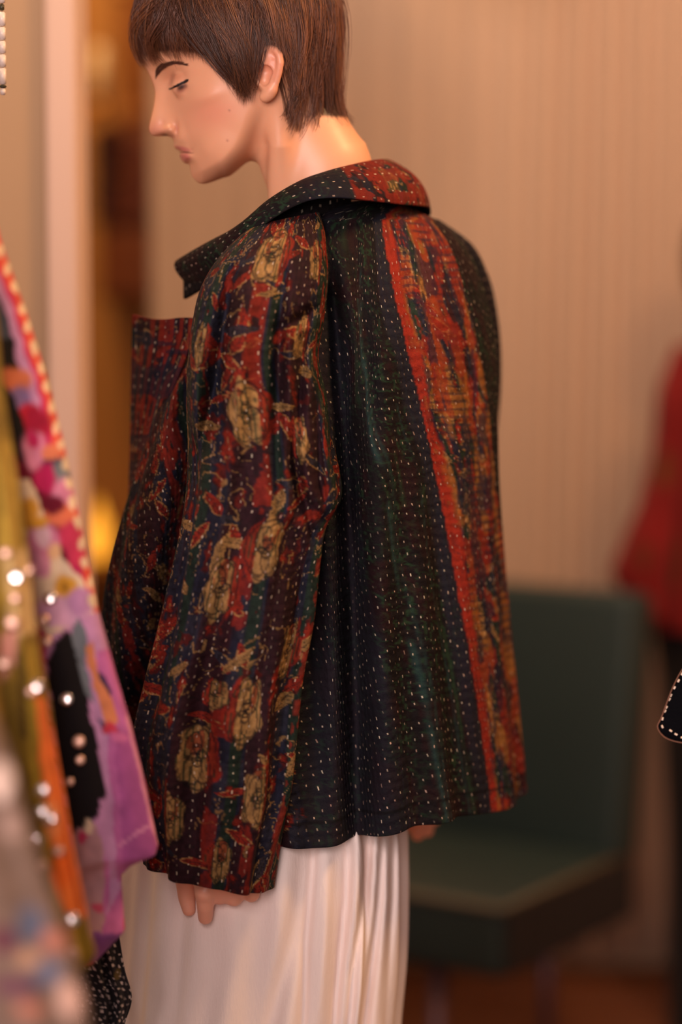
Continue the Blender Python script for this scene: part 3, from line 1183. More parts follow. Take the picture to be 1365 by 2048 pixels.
# the fringe: fine wisps of uneven length
ctip[:, 1] += rng.normal(0, 1, NC) * np.where(cs < 0.3, 8, np.where(cs > 0.78, 9, 6)) - 3 * (cs < 0.3)
ctip[:, 0] += rng.normal(0, 4, NC)
cl = rng.integers(0, NC, NS)
tip = ctip[cl] + rng.normal(0, 1, (NS, 3)) * np.array([3.2, 3.2, 2.0])
side = cside[cl]
short = rng.random(NS)
_tw = at(tip[:, 0], tip[:, 1], -tip[:, 2] * MM)
_tw[:, 1] = 0
_tx, _ty = proj(_tw)
T = headframe(_tx, _ty, tip[:, 2])
T[:, 1] *= side
crown = np.array([-60.0, 0, 150.0])
cj = rng.normal(0, 1, (NC, 3)) * [55, 45, 22]
S0 = crown + cj[cl] + rng.normal(0, 1, (NS, 3)) * [16, 16, 10]
S0[:, 1] = np.abs(S0[:, 1] + side * 35) * side
back_ = cs[cl] > 0.55
S0[:, 0] = np.where(back_, np.minimum(S0[:, 0], -45), S0[:, 0])
ds = S0 / np.linalg.norm(S0, axis=1, keepdims=True)
rT = np.linalg.norm(T, axis=1)
dt = T / rT[:, None]
rho = rT / Rell(dt)
om = np.arccos(np.clip((ds * dt).sum(1), -1, 1))
# visible part of the path: roots are spread along it, layered ends
q0 = rng.random(NS) * 0.55
backness = sstep(0.60, 0.80, cs[cl])
q1 = np.where(short < 0.42, rng.uniform(0.62, 0.95, NS), 1.0)
q1 = np.where((short < 0.42) & (backness > 0.5), rng.uniform(0.60, 0.80, NS), q1)
q = q0[:, None] + (q1 - q0)[:, None] * np.linspace(0, 1, K)[None]
so = np.sin(om)[:, None]
D = (np.sin((1 - q) * om[:, None]) / so)[..., None] * ds[:, None] + (np.sin(q * om[:, None]) / so)[..., None] * dt[:, None]
layer = rng.uniform(0.955, 1.005, NS)
clay = rng.normal(0, 0.012, NC)
ll = (layer + clay[cl])[:, None] * (1 - 0.0 * q)
w = q ** 3.0
w = np.where(backness[:, None] > 0.5, sstep(0.62, 1.0, q), w)
bk_ = backness[:, None] > 0.5
rad_ = Rell(D) * np.where(bk_, ll, ll * (1 - w) + rho[:, None] * w)
# the shorter back layer keeps its volume and tucks in at the ends
ends = (short < 0.42)[:, None] * backness[:, None]
rad_ *= 1 + 0.018 * ends * sstep(0.35, 0.62, q) - 0.05 * ends * sstep(0.72, 0.82, q)
O_ = D * rad_[..., None]
O_ = np.where(bk_[..., None], O_ * (1 - w[..., None]) + T[:, None, :] * w[..., None], O_)
P = hf2w(O_)
# waviness per lock
wa = rng.normal(0, 1, (NC, 3)) * 0.0022
wf = rng.uniform(2.5, 5.5, NC)
wp = rng.uniform(0, 6.28, NC)
P += wa[cl][:, None, :] * np.sin(q * wf[cl][:, None] * 2 + wp[cl][:, None])[..., None] * sstep(0.1, 0.7, q)[..., None]
flick = backness[:, None] * sstep(0.78, 1.0, q) * (tip[:, 0] < 668)[:, None] * (short >= 0.42)[:, None]
P[..., 0] -= 0.010 * flick * (0.4 + rng.random(NC)[cl])[:, None]
P[..., 0] += 0.004 * rng.random(NC)[cl][:, None] * backness[:, None] * sstep(0.85, 1.0, q) * (tip[:, 0] >= 668)[:, None]
P += rng.normal(0, 0.0005, (NS, 1, 3)) + rng.normal(0, 1, (NS, 1, 3)) * 0.0012 * (q ** 2)[..., None]
# keep clear of the head
hw = headW(P[..., 0], P[..., 2])
inside = (P[..., 0] > -0.22) & (P[..., 0] < 0.02) & (hw > 0)
push = hw + 0.0012
sg = np.where(P[..., 1] > 0, 1, -1)
P[..., 1] = np.where(inside & (np.abs(P[..., 1]) < push), sg * push, P[..., 1])
FACE = [(296, 140), (312, 130), (332, 124), (365, 125), (395, 130), (420, 140), (438, 158), (456, 184), (470, 206), (490, 226), (520, 235), (500, 330), (300, 300)]
_fx, _fy = proj(P)
keep = ~((inpoly(_fx, _fy, FACE) & (P[..., 1] < 0.02)).any(1) & (cs[cl] > 0.27))
P, cl, q, NS = P[keep], cl[keep], q[keep], int(keep.sum())
prof = np.sin(np.clip(np.linspace(0.04, 1, K), 0, 1) * np.pi) ** 0.35 * np.linspace(1.0, 0.45, K)
rad = (0.00036 * rng.uniform(0.7, 1.5, NS))[:, None] * prof[None]
V, F_ = tubes(P, rad)
tone = (0.40 + 1.1 * rng.random(NC))[cl] * rng.uniform(0.75, 1.3, NS)
warm = np.where(rng.random(NC)[cl] < 0.22, 1.0, 0.0) * rng.random(NS)
hc = np.array(s2l((92, 54, 36)))[None] * tone[:, None]
hc = hc * (1 - warm[:, None]) + np.array(s2l((168, 104, 62)))[None] * warm[:, None] * 0.8
hcol = np.repeat(hc, K * 3, axis=0)
M_hair = colmat('hair', 0.38, 0.5)
hair = mesh('hair', V, F_, M_hair, person, col=hcol)
tag(hair, 'short feathered brown hair with a wispy fringe and longer nape')
hair['kind'] = 'stuff'


# ------------------------------------------------------------------ jacket
M_sleeve = kantha('kantha_floral', du=0.0095, dv=0.0085, amount=0.55, dash=0.14, width=0.065, gain=0.46, bump=0.45)
M_back = kantha('kantha_back', du=0.0090, dv=0.0102, amount=0.75, dash=0.11, width=0.075, gain=0.40, bump=0.7)
M_collar = kantha('kantha_collar', du=0.0095, dv=0.0105, amount=0.7, dash=0.11, width=0.075, gain=0.45, bump=0.5)

# body: sheet around the torso, open at the front; rows: photo y, x left, x right, side/depth ratio, centre Y
JB = [(392, 610, 770, 1.15, .01), (408, 590, 800, 1.25, .01), (425, 565, 838, 1.35, .012), (450, 530, 884, 1.40, .015), (480, 495, 918, 1.42, .018), (520, 462, 942, 1.42, .02),
      (570, 432, 962, 1.42, .022), (650, 398, 980, 1.38, .025), (800, 340, 986, 1.34, .03), (950, 287, 986, 1.28, .034),
      (1100, 246, 993, 1.24, .04), (1250, 228, 1003, 1.2, .045), (1400, 228, 1015, 1.18, .05), (1567, 235, 1027, 1.16, .05)]
JB = np.array(JB, float)
nv, nu = 620, 470
py_ = np.linspace(JB[0, 0], JB[-1, 0], nv)
Q = spl(py_, JB[:, 0], JB[:, 1:])
yc = Q[:, 3]
xr = at(Q[:, 1], py_, yc + 0.04)
xl = at(Q[:, 0], py_, yc - 0.02)
cx = (xr[:, 0] + xl[:, 0]) / 2
half = (xr[:, 0] - xl[:, 0]) / 2
zz = xr[:, 2]
B_ = half / np.sqrt((Q[:, 2] * ST) ** 2 + CT ** 2)
A_ = Q[:, 2] * B_
psi = np.radians(np.linspace(10, 350, nu))
pp = 2.15
cf = np.sign(np.cos(psi)) * np.abs(np.cos(psi)) ** (2 / pp)
cl_ = np.sign(np.sin(psi)) * np.abs(np.sin(psi)) ** (2 / pp)
sc = 1 / np.maximum(1e-6, np.sqrt((B_[:, None] * CT * cf) ** 2 * 0 + 1))
V = np.zeros((nv, nu, 3))
V[..., 0] = cx[:, None] + FB[0] * B_[:, None] * cf + LB[0] * A_[:, None] * cl_
V[..., 1] = yc[:, None] + FB[1] * B_[:, None] * cf + LB[1] * A_[:, None] * cl_
V[..., 2] = zz[:, None]
# soft pleats growing towards the hem
tt = (np.linspace(0, 1, nv) ** 1.3)[:, None]
rip = (0.006 * np.sin(psi * 17 + 2 * noise(psi * 2, 0 * psi, 4) * 3)[None] + 0.006 * np.sin(psi * 9 + 1.0)[None]) * tt
nrm = np.stack([FB[0] * cf + LB[0] * cl_, FB[1] * cf + LB[1] * cl_, 0 * cf], -1)
V += nrm[None] * rip[..., None]
V[..., 2] += (0.006 * np.sin(psi * 5)[None] * tt)
V = strokes(V, (V[..., 1] < yc[:, None] + 0.09).astype(float), [
    ([(668, 600), (690, 900), (706, 1200), (712, 1450), (712, 1720)], 26, 0.050),
    ([(612, 1000), (625, 1300), (630, 1720)], 40, 0.035),
    ([(392, 620), (380, 800), (384, 940), (350, 1120), (316, 1300), (276, 1500), (262, 1640)], 34, 0.085),
    ([(760, 700), (770, 1100), (775, 1680)], 30, -0.012),
    ([(835, 760), (870, 1100), (905, 1640)], 20, 0.010),
    ([(880, 620), (925, 1000), (960, 1600)], 18, -0.008),
    ([(700, 450), (735, 700), (760, 900)], 16, 0.006),
    ([(660, 520), (672, 640), (680, 800)], 16, 0.018),
    ([(930, 600), (955, 900), (985, 1300)], 14, 0.008)])
px, py = proj(V)
# cloth coordinates: u measured from the dye seam down the back
Lu = np.cumsum(np.r_[0, np.linalg.norm(np.diff(V[nv // 2], axis=0), axis=1)])
u = np.broadcast_to(Lu[None, :], (nv, nu)) * (0.55 + 0.55 * (half / half[nv // 2]))[:, None] / 1.1
seam = [(752, 395), (768, 470), (790, 590), (815, 690), (843, 800), (877, 950), (905, 1090), (938, 1250), (962, 1400), (985, 1570)]
u = u.copy()
vv_ = (zz[0] - zz)[:, None] + 0 * u
backm = np.sin(psi - np.radians(58)) > 0
ub = np.zeros(nv)
for i in range(nv):
    sx = np.interp(py_[i], [s_[1] for s_ in seam], [s_[0] for s_ in seam])
    d = np.abs(px[i] - sx) + np.where((V[i, :, 1] < yc[i] + 0.06) & (px[i] > 560) & (np.cos(psi) < 0.2), 0, 1e6)
    ub[i] = u[i, np.argmin(d)]
ub = np.convolve(np.pad(ub, 20, mode='edge'), np.ones(41) / 41, 'valid')
ur = u - ub[:, None]          # >0 towards her right side
if ur[nv // 2, -1] < 0:
    ur = -ur
vv = -vv_
UV = np.stack([ur, vv], -1)
c_dark = print_dark(ur, vv, 3)
c_flo = print_floral(ur, vv, 21, tone=1.0, dens=1.0,
                     flowers=[(0.030, -0.075, .013, .026, -1, 0), (0.045, -0.20, .012, .022, -1, 0), (0.042, -0.31, .013, .028, 1, 0),
                              (0.026, -0.505, .012, .030, -1, 0), (0.040, -0.42, .012, .024, -1, 0),
                              (-0.40, -0.26, .013, .03, -1, 0), (-0.42, -0.36, .013, .03, 1, 0), (-0.37, -0.42, .013, .03, 1, 0), (-0.44, -0.47, .013, .03, -1, 0), (-0.39, -0.52, .013, .03, -1, 0)])
# warm dye on the right back panel, with darker cross bands
warmc = mixn(c_flo, OCHRE, sstep(0.46, 0.60, fbm(ur * 60, vv * 22, 77)) * sstep(0.006, 0.012, ur) * 0.6)
warmc = mixn(warmc, RED, sstep(0.52, 0.57, fbm(ur * 60 + 3, vv * 26, 78)) * 0.7)
warmc = mixn(warmc, NAVY2, sstep(0.54, 0.60, fbm(ur * 70 + 9, vv * 34, 88)) * 0.75 * sstep(0.012, 0.016, ur))
warmc = mixn(warmc, NAVY2, (np.sin(vv * 2 * np.pi / 0.0075 + 2 * noise(ur * 60, vv * 20, 5)) > 0.45) * sstep(0.012, 0.02, ur) * 0.6 * sstep(0.42, 0.6, fbm(ur * 30, vv * 14, 79)))
wob = 0.0018 * (fbm(ur * 0 + 3, vv * 220, 9, 2) - 0.5) * 2
redm = sstep(-0.001, 0.001, ur + wob) * (1 - sstep(0.014, 0.022, ur + wob * 2 + 0.006 * (fbm(ur * 0 + 1, vv * 40, 19) - 0.5)))
warmc = mixn(warmc, RED * 1.15, redm * (0.55 + 0.45 * (fbm(ur * 120, vv * 90, 15) > 0.42)))
c = c_dark
for (us, w_, v0, v1, cl2, am) in ((-0.085, .0040, .10, .75, TEAL, .7), (-0.075, .0020, .05, .75, TEAL * .8, .6), (-0.030, .0022, .28, .75, GREEN * 1.6, .75),
                                  (-0.036, .0016, .2, .75, TEAL * .8, .5), (-0.060, .002, .0, .3, GREEN * 1.7, .6), (-0.105, .004, .0, .22, GREEN * 1.5, .5), (-0.012, .0016, .1, .7, NAVY * 1.5, .5)):
    m = np.exp(-((ur - us + 0.002 * np.sin(vv * 30)) / w_) ** 2) * (-vv > v0) * (-vv < v1) * sstep(0.35, 0.6, noise(ur * 20, vv * 22, int(us * 9999) % 97))
    c = mixn(c, cl2, m * am)
nav = sstep(-0.026, -0.020, ur) * (1 - sstep(-0.001, 0.001, ur + wob))
c = mixn(c, NAVY * 0.95, nav * (0.55 + 0.4 * fbm(ur * 90, vv * 120, 33)))
lowleft = sstep(-0.120, -0.132, ur)
c = mixn(c, NAVY * (0.55 + 0.5 * fbm(ur * 50, vv * 20, 35))[..., None], lowleft * 0.6)
rightm = sstep(-0.001, 0.001, ur + wob)
warmc = warmc * 1.5  # panel dye brightened to carry the warm lamplight falling on it
c = c * (1 - rightm[..., None]) + warmc * rightm[..., None]
# far right back stripe and right front: dark again
farm = sstep(0.135, 0.140, ur)
c = c * (1 - farm[..., None]) + (c_dark * 1.1) * farm[..., None]
# left front panel: floral print
frontm = (ur < -0.30).astype(float)
c = c * (1 - frontm[..., None]) + c_flo * frontm[..., None]
# hem band
hem = np.abs(-vv - (-vv[-1] - 0.022)) < 0.0012
c = mixn(c, BLACK * 0.6, hem * 0.6)
V, UV, c = hemmed(V, UV, c)
jacket = mesh('jacket', V, gridfaces(nv + 4, nu), M_back, person, uv=UV, col=c)
tag(jacket, 'dark hand-quilted patchwork jacket with red, tan, navy and green block print')

# left sleeve
LV = [(505, 452, 640, 424, -.092, .022), (478, 474, 648, 452, -.105, .045), (436, 518, 655, 500, -.122, .062), (404, 572, 657, 560, -.132, .072), (385, 645, 648, 640, -.140, .075),
      (377, 705, 638, 705, -.145, .076), (374, 800, 656, 800, -.150, .076), (380, 900, 667, 900, -.155, .074), (375, 1000, 676, 1008, -.160, .072),
      (367, 1050, 652, 1050, -.163, .071), (357, 1110, 640, 1105, -.165, .070), (331, 1246, 622, 1235, -.170, .066), (306, 1356, 600, 1350, -.174, .064), (282, 1466, 590, 1466, -.178, .062),
      (280, 1570, 580, 1580, -.180, .060), (286, 1660, 556, 1680, -.180, .056), (293, 1722, 538, 1774, -.180, .050)]
V, UV, fr, tv = tube(LV, 330, 720, 2.3)
th = np.linspace(0, 2 * np.pi, 330, endpoint=False)[None]
tv = tv[:, None]
rp_ = 0.0045 * np.sin(th * 7 + 5 * tv + 2) * sstep(0.1, 0.5, tv) + 0.003 * np.sin(th * 12 - 4 * tv) * sstep(0.2, 0.6, tv)
V[..., 1] -= rp_ * np.sin(th)
V[..., 0] += rp_ * np.cos(th)
ff = np.clip(fr, 0, 1) ** 0.4
V = strokes(V, ff, [
    ([(462, 540), (446, 650), (428, 770), (404, 880), (380, 990)], 15, 0.034),
    ([(500, 560), (484, 700), (468, 860), (440, 1050), (410, 1300)], 22, -0.018),
    ([(400, 640), (392, 760), (390, 880)], 14, -0.014),
    ([(620, 640), (600, 760), (590, 900), (600, 1020)], 13, 0.020),
    ([(648, 700), (634, 820), (640, 960), (655, 1030)], 10, 0.018),
    ([(615, 1000), (640, 1035), (660, 1050)], 10, 0.010), ([(585, 930), (612, 1010), (628, 1090)], 9, 0.014),
    ([(566, 540), (556, 700), (552, 900), (560, 1080)], 14, 0.018),
    ([(578, 600), (582, 800), (618, 980)], 11, -0.014),
    ([(640, 610), (600, 640), (560, 660)], 14, 0.020),
    ([(540, 1000), (560, 1200), (545, 1450), (520, 1700)], 26, -0.010),
    ([(600, 1080), (590, 1250), (560, 1500), (545, 1650)], 16, 0.018),
    ([(440, 1150), (400, 1400), (370, 1700)], 24, 0.016),
    ([(350, 1300), (330, 1500), (325, 1700)], 18, -0.008),
    ([(480, 1100), (455, 1400), (440, 1700)], 22, -0.006)])
px, py = proj(V)
mask = fr > 0
FL = [(548, 508, 40, 62, -1), (492, 828, 36, 64, -1), (532, 1098, 34, 62, 1), (442, 1178, 34, 62, -1), (492, 1424, 36, 66, 1), (396, 1512, 34, 66, -1),
      (575, 1300, 26, 54, -1), (516, 1598, 30, 60, -1), (632, 520, 26, 44, -1), (603, 672, 20, 44, -1), (440, 1722, 26, 44, 1), (340, 1640, 26, 52, 1), (400, 690, 24, 44, -1),
      (432, 1390, 22, 30, 1), (600, 880, 20, 44, 1)]
fls = []
for (fx, fy, a, b, sd) in FL:
    q_ = nearest_uv(px, py, UV, mask, (fx, fy))
    fls.append((q_[0], q_[1], a * 0.92 / 2100, b * 1.05 / 2100, sd, 0.0))
r_ = np.random.default_rng(5)
for k in range(22):   # hidden inner side
    fls.append((r_.uniform(0.10, 0.30), r_.uniform(-0.62, -0.03), .012, .028, r_.choice([-1, 1]), 0))
c = print_floral(UV[..., 0], UV[..., 1], 5, flowers=fls)
V, UV, c = hemmed(V, UV, c)
sleeve = mesh('sleeve', V, gridfaces(V.shape[0], V.shape[1], True, True), M_sleeve, jacket, uv=UV, col=c)
tag(sleeve, 'wide left sleeve printed with tan and red flowers')

# right sleeve
RV_ = [(800, 428, 880, 440, .10, .03), (790, 470, 938, 482, .12, .05), (800, 545, 976, 548, .14, .06), (820, 640, 997, 640, .16, .065), (830, 750, 1003, 750, .18, .065), (835, 870, 994, 870, .19, .062),
       (825, 1000, 975, 1000, .19, .06), (790, 1200, 960, 1200, .185, .058), (765, 1400, 935, 1400, .18, .055), (752, 1560, 905, 1540, .175, .052)]
V, UV, fr, tv = tube(RV_, 90, 160, 2.2)
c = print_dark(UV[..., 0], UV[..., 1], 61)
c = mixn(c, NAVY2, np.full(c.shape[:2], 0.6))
V, UV, c = hemmed(V, UV, c)
mesh('sleeve', V, gridfaces(164, 90, True, True), M_back, jacket, uv=UV, col=c)

# collar
CT_ = np.array([(362, 520, .015), (400, 497, -.020), (440, 476, -.045), (497, 448, -.068), (545, 402, -.082), (600, 366, -.085), (650, 347, -.074), (700, 333, -.052), (745, 323, -.020), (771, 321, .012),
                (775, 326, .045), (745, 345, .078), (690, 385, .095), (620, 430, .10), (560, 480, .105)], float)
CB_ = np.array([(386, 572, .010), (420, 560, -.030), (455, 530, -.070), (505, 470, -.105), (560, 428, -.122), (615, 402, -.130), (672, 396, -.126), (738, 402, -.105), (800, 409, -.062), (846, 413, -.010),
                (858, 420, .050), (850, 440, .10), (790, 480, .14), (700, 520, .15), (600, 560, .15)], float)
nu, nv = 320, 60
tq = np.linspace(0, 1, nu)
kk = np.linspace(0, 1, len(CT_))
a = spl(tq, kk, CT_)
b = spl(tq, kk, CB_)
TOP = at(a[:, 0], a[:, 1], a[:, 2])
BOT = at(b[:, 0], b[:, 1], b[:, 2])
neckc = np.array([-0.005, 0.01])
s_ = np.linspace(-0.35, 1, nv)        # negative part: the stand inside the neck
V = np.zeros((nv, nu, 3))
out = TOP[:, :2] - neckc
out /= np.linalg.norm(out, axis=1, keepdims=True)
for i, s1 in enumerate(s_):
    if s1 >= 0:
        P_ = TOP * (1 - s1) + BOT * s1
        P_[:, :2] += out * (0.010 * math.sin(math.pi * s1) ** 0.8)
        P_[:, 2] += 0.004 * math.sin(math.pi * s1)
    else:
        P_ = TOP.copy()
        P_[:, 2] -= (-s1) * 0.11
        P_[:, :2] -= out * 0.004 * min(1, -s1 * 8)
    V[i] = P_
Lc = np.r_[0, np.cumsum(np.linalg.norm(np.diff((TOP + BOT) / 2, axis=0), axis=1))]
U_, V_ = np.broadcast_arrays(Lc[None, :], -s_[:, None] * 0.055)
px, py = proj(V)
iseam = np.argmin(np.abs(px[nv * 3 // 4, :nu * 2 // 3] - 700))
ur = U_ - Lc[iseam]
c = print_dark(ur, V_, 41)
c = mixn(c, NAVY2, sstep(-0.06, -0.03, ur) * 0.6)
cw = print_floral(ur, V_, 43, flowers=[(0.05, -0.03, .014, .016, -1, 0)])
cw = mixn(cw, RED * 1.1, (fbm(ur * 80, V_ * 80, 44) > 0.47) * 0.7)
rm = sstep(-0.001, 0.001, ur) * (1 - sstep(0.13, 0.14, ur))
c = c * (1 - rm[..., None]) + cw * rm[..., None]
c = np.where((s_ < 0)[:, None, None], BLACK * 0.8, c)
collar = solid(mesh('collar', V, gridfaces(nv, nu), M_collar, jacket, uv=np.stack([V_, U_], -1), col=c), 0.004, 0)
tag(collar, 'turned-down collar, dark with a red and ochre patch at the back')

# lapel: turned-back front edge standing away from the chest
nu, nv = 90, 170
ys_ = np.linspace(0, 1, nv)
LLf = spl(ys_, [0, .1, .3, .6, 1], np.array([(268, 629), (267, 670), (265, 760), (263, 890), (259, 1030)], float))
LRt = spl(ys_, [0, .1, .3, .6, 1], np.array([(388, 641), (384, 680), (352, 770), (312, 890), (266, 1036)], float))
w_ = np.linspace(0, 1, nu)[None, :]
PX = LLf[:, 0:1] * (1 - w_) + LRt[:, 0:1] * w_
PY = LLf[:, 1:2] * (1 - w_) + LRt[:, 1:2] * w_
PY = PY + 5 * np.sin(w_ * np.pi * 1.5) * (1 - ys_[:, None]) ** 3
YY = 0.035 - 0.075 * w_ - 0.018 * np.sin(np.pi * w_) + 0.02 * ys_[:, None] + 0.003 * np.sin(w_ * 9 + ys_[:, None] * 6)
V = at(PX, PY, YY)
U_ = w_ * 0.058 + 0 * PX
V_ = -ys_[:, None] * 0.2 + 0 * PX
c = print_floral(U_, V_, 91, tone=0.95)
c = mixn(c, RED, (np.sin(U_ * 2 * np.pi / 0.009) > 0.1) * (fbm(U_ * 60, V_ * 45, 92) > 0.45) * 0.7)
c = mixn(c, NAVY2, (fbm(U_ * 20, V_ * 60, 93) > 0.58) * 0.7)
lap = solid(mesh('lapel', V, gridfaces(nv, nu), M_sleeve, jacket, uv=np.stack([U_, V_], -1), col=c), 0.004, 0)

# ------------------------------------------------------------------ skirt
SK = [(262, 1520, 760, 1520, .0, .14), (250, 1640, 802, 1640, .0, .16), (246, 1720, 806, 1720, .0, .17), (240, 1800, 806, 1800, .0, .175), (230, 1900, 803, 1900, .0, .18), (215, 2048, 790, 2048, .0, .19),
      (190, 2300, 780, 2300, .0, .20), (170, 2700, 770, 2700, .0, .21), (150, 3150, 760, 3150, .0, .22)]
V, UV, fr, tv = tube(SK, 380, 190, 2.2)
th = np.linspace(0, 2 * np.pi, 380, endpoint=False)[None]
tv = tv[:, None]
pl = 0.004 * np.sin(th * 14 + 1.5) + 0.003 * np.sin(th * 23 + 0.5 * np.sin(3 * tv))
V[..., 1] -= pl * np.sin(th)
V[..., 0] += pl * np.cos(th)
ff = np.clip(fr, 0, 1) ** 0.3
V = strokes(V, ff, [
    ([(632, 1600), (625, 1750), (612, 1900), (600, 2200)], 9, 0.010), ([(612, 1700), (585, 1880), (545, 2060), (500, 2300)], 22, 0.016),
    ([(700, 1600), (692, 1800), (672, 2000), (660, 2200)], 8, 0.012), ([(742, 1600), (735, 1750), (705, 1950), (690, 2200)], 9, 0.016),
    ([(770, 1600), (760, 1800), (730, 2048), (720, 2200)], 9, 0.016), ([(790, 1600), (786, 1800), (765, 2048)], 8, 0.012),
    ([(665, 1600), (655, 1850), (640, 2048)], 14, -0.008), ([(720, 1600), (712, 1850), (690, 2048)], 9, -0.009), ([(755, 1600), (745, 1850), (715, 2048)], 8, -0.009),
    ([(300, 1700), (296, 1850), (300, 2048)], 20, 0.006), ([(450, 1800), (440, 1950), (400, 2100)], 30, 0.008), ([(350, 1750), (340, 1900), (345, 2080)], 24, -0.006)])
M_skirt = plain('skirt_cotton', (244, 226, 218), 0.85, var=0.04, scale=60, bump=0.25, bscale=420, sheen=0.1, stretch=(1, 1, 0.25))
skirt = mesh('skirt', V, gridfaces(190, 380, True, True), M_skirt, person, uv=UV)
tag(skirt, 'long cream white cotton skirt with narrow vertical pleats')


# ------------------------------------------------------------------ green chair
M_chair = plain('green_upholstery', (31, 47, 44), 0.6, var=0.15, scale=8, bump=0.15, bscale=260)
M_chairside = plain('dark_side_panel', (18, 24, 28), 0.5, var=0.15, scale=8)
M_pipe = plain('chair_piping', (96, 84, 62), 0.6)
M_leg = plain('chair_leg_metal', (112, 84, 88), 0.35, metal=0.6)
M_tan = plain('tan_strip', (150, 100, 58), 0.5)
ch = empty('upholstered_chair', (0.165, 1.616, 0), math.radians(-33.5))
tag(ch, 'low armless chair upholstered in dark green with square seat and backrest', 'chair')
seat = bmobj('seat', box(bmesh.new(), (-.25, -.225, .300), (.25, .20, .425), .018, 3), M_chair, ch, True)
bmobj('side_panel', box(bmesh.new(), (.250, -.215, .305), (.256, .225, .410), .002, 1), M_chairside, seat)
bmobj('side_panel', box(bmesh.new(), (-.256, -.215, .305), (-.250, .225, .410), .002, 1), M_chairside, seat)
bm = bmesh.new()
for a, b in (((-.25, -.226, .416), (.25, -.226, .416)), ((.252, -.226, .416), (.252, .2, .416)), ((-.252, -.226, .416), (-.252, .2, .416))):
    cyl(bm, a, b, .006, n=8)
bmobj('piping', bm, M_pipe, seat, True)
bmobj('seat_strip', box(bmesh.new(), (-.16, -.231, .355), (-.035, -.224, .375), .002, 1), M_tan, seat)  # narrow tan strip set on the seat front
bk = bmobj('backrest', box(bmesh.new(), (-.26, -.045, 0), (.26, .045, .46), .022, 3), M_chair, ch, True)
bk.location = (0, .195, .405)
bk.rotation_euler = (math.radians(-7), 0, 0)
for sx in (-1, 1):
    for sy in (-1, 1):
        bmobj('leg', cyl(bmesh.new(), (sx * .11, sy * .19, 0), (sx * .11, sy * .18, .305), .011, .015, 14), M_leg, ch, True)

# ------------------------------------------------------------------ red tunic and dark trousers by the curtain
M_cloth = colmat('printed_cloth', 0.8, 0.25, sheen=0.05, bump=0.15, bscale=500, var=0.08)


def garment(name, levels, base, spots, nth, nv, parent=None, fold=0.006, nf=9, p=2.2, mat=None, th_=0.002, seed=0, lin=False):
    """hanging cloth: closed loft with folds; base colour plus dyed areas given as polygons in photo px"""
    V, UV, fr, tv = tube(levels, nth, nv, p, lin)
    th = np.linspace(0, 2 * np.pi, nth, endpoint=False)[None]
    f_ = fold * (np.sin(th * nf + 2.0 * noise(th * 0.7, tv[:, None] * 3, seed)) + 0.6 * np.sin(th * (nf * 2 - 3) + 1 + seed)) * sstep(0, 0.25, tv[:, None])
    V[..., 1] -= f_ * np.abs(np.sin(th)) * np.sign(np.sin(th))
    px, py = proj(V)
    wx = px + 16 * (fbm(px / 34, py / 40, seed + 3) - 0.5)
    wy = py + 20 * (fbm(px / 30, py / 36, seed + 4) - 0.5)
    c = np.tile(s2l(base), px.shape + (1,)).reshape(px.shape + (3,))
    for sp in spots:
        rgb, poly = sp[0], sp[1]
        if len(poly) == 1:
            (cx_, cy_, rx_, ry_) = poly[0]
            m = 1 - sstep(0.75, 1.15, np.hypot((wx - cx_) / rx_, (wy - cy_) / ry_))
        else:
            m = inpoly(wx, wy, poly)
        c = mixn(c, s2l(rgb), m * (sp[2] if len(sp) > 2 else 1.0))
    c = c * (0.75 + 0.5 * fbm(px / 22, py / 30, seed + 9))[..., None]
    Vh, UVh, ch_ = hemmed(V, UV, c, 0.01, th_)
    o = mesh(name, Vh, gridfaces(nv + 4, nth, True, True), mat or M_cloth, parent, uv=UVh, col=ch_)
    return o, V


red = (124, 16, 12)
mq = at(1440, 1240, 1.97)
man = empty('dressed_figure', (mq[0], 1.97, 0))  # dummy form standing in for an unidentified red-clad figure
tag(man, 'mannequin dressed in deep red tunic and near-black trousers beside the curtain', 'figure')
M_black = plain('black_metal', (30, 28, 28), 0.4, metal=0.5)
tun, _ = garment('tunic', [(1352, 690, 1500, 690, 1.95, .03), (1338, 730, 1540, 730, 1.95, .06), (1332, 850, 1545, 850, 1.95, .075), (1326, 1000, 1550, 1000, 1.95, .08),
                             (1310, 1150, 1560, 1150, 1.95, .085), (1300, 1252, 1570, 1252, 1.95, .09)], red,
               [((96, 50, 14), [(1345, 850, 26, 60)]), ((96, 50, 14), [(1350, 1120, 22, 70)]), ((120, 30, 12), [(1390, 960, 20, 60)])], 96, 60, seed=31)
tag(tun, 'deep red tunic with brown motifs')
sl_, _ = garment('sleeve', [(1342, 712, 1392, 712, 1.90, .02), (1320, 775, 1386, 780, 1.90, .045), (1304, 900, 1376, 900, 1.90, .05), (1280, 1000, 1362, 1010, 1.89, .05),
                            (1243, 1090, 1350, 1110, 1.88, .055), (1224, 1150, 1345, 1180, 1.88, .055), (1256, 1212, 1340, 1240, 1.88, .05)], red,
                 [((92, 52, 14), [(1330, 940, 14, 40)]), ((98, 34, 10), [(1290, 1110, 22, 30)])], 64, 50, parent=tun, fold=0.004, seed=33)
o, _ = garment('trousers', [(1296, 1236, 1560, 1236, 1.97, .06), (1316, 1330, 1560, 1330, 1.97, .075), (1326, 1500, 1555, 1500, 1.97, .075), (1336, 1700, 1550, 1700, 1.97, .07),
                                 (1338, 1900, 1545, 1900, 1.97, .07), (1340, 2085, 1540, 2085, 1.97, .07)], (26, 18, 16), [], 80, 40, seed=35)
tag(o, 'near-black trousers')
bm = bmesh.new()
bmesh.ops.create_uvsphere(bm, u_segments=24, v_segments=16, radius=1.0)
bmesh.ops.scale(bm, vec=(.075, .085, .115), verts=bm.verts)
bmesh.ops.translate(bm, vec=(mq[0], 1.95, 1.43), verts=bm.verts)
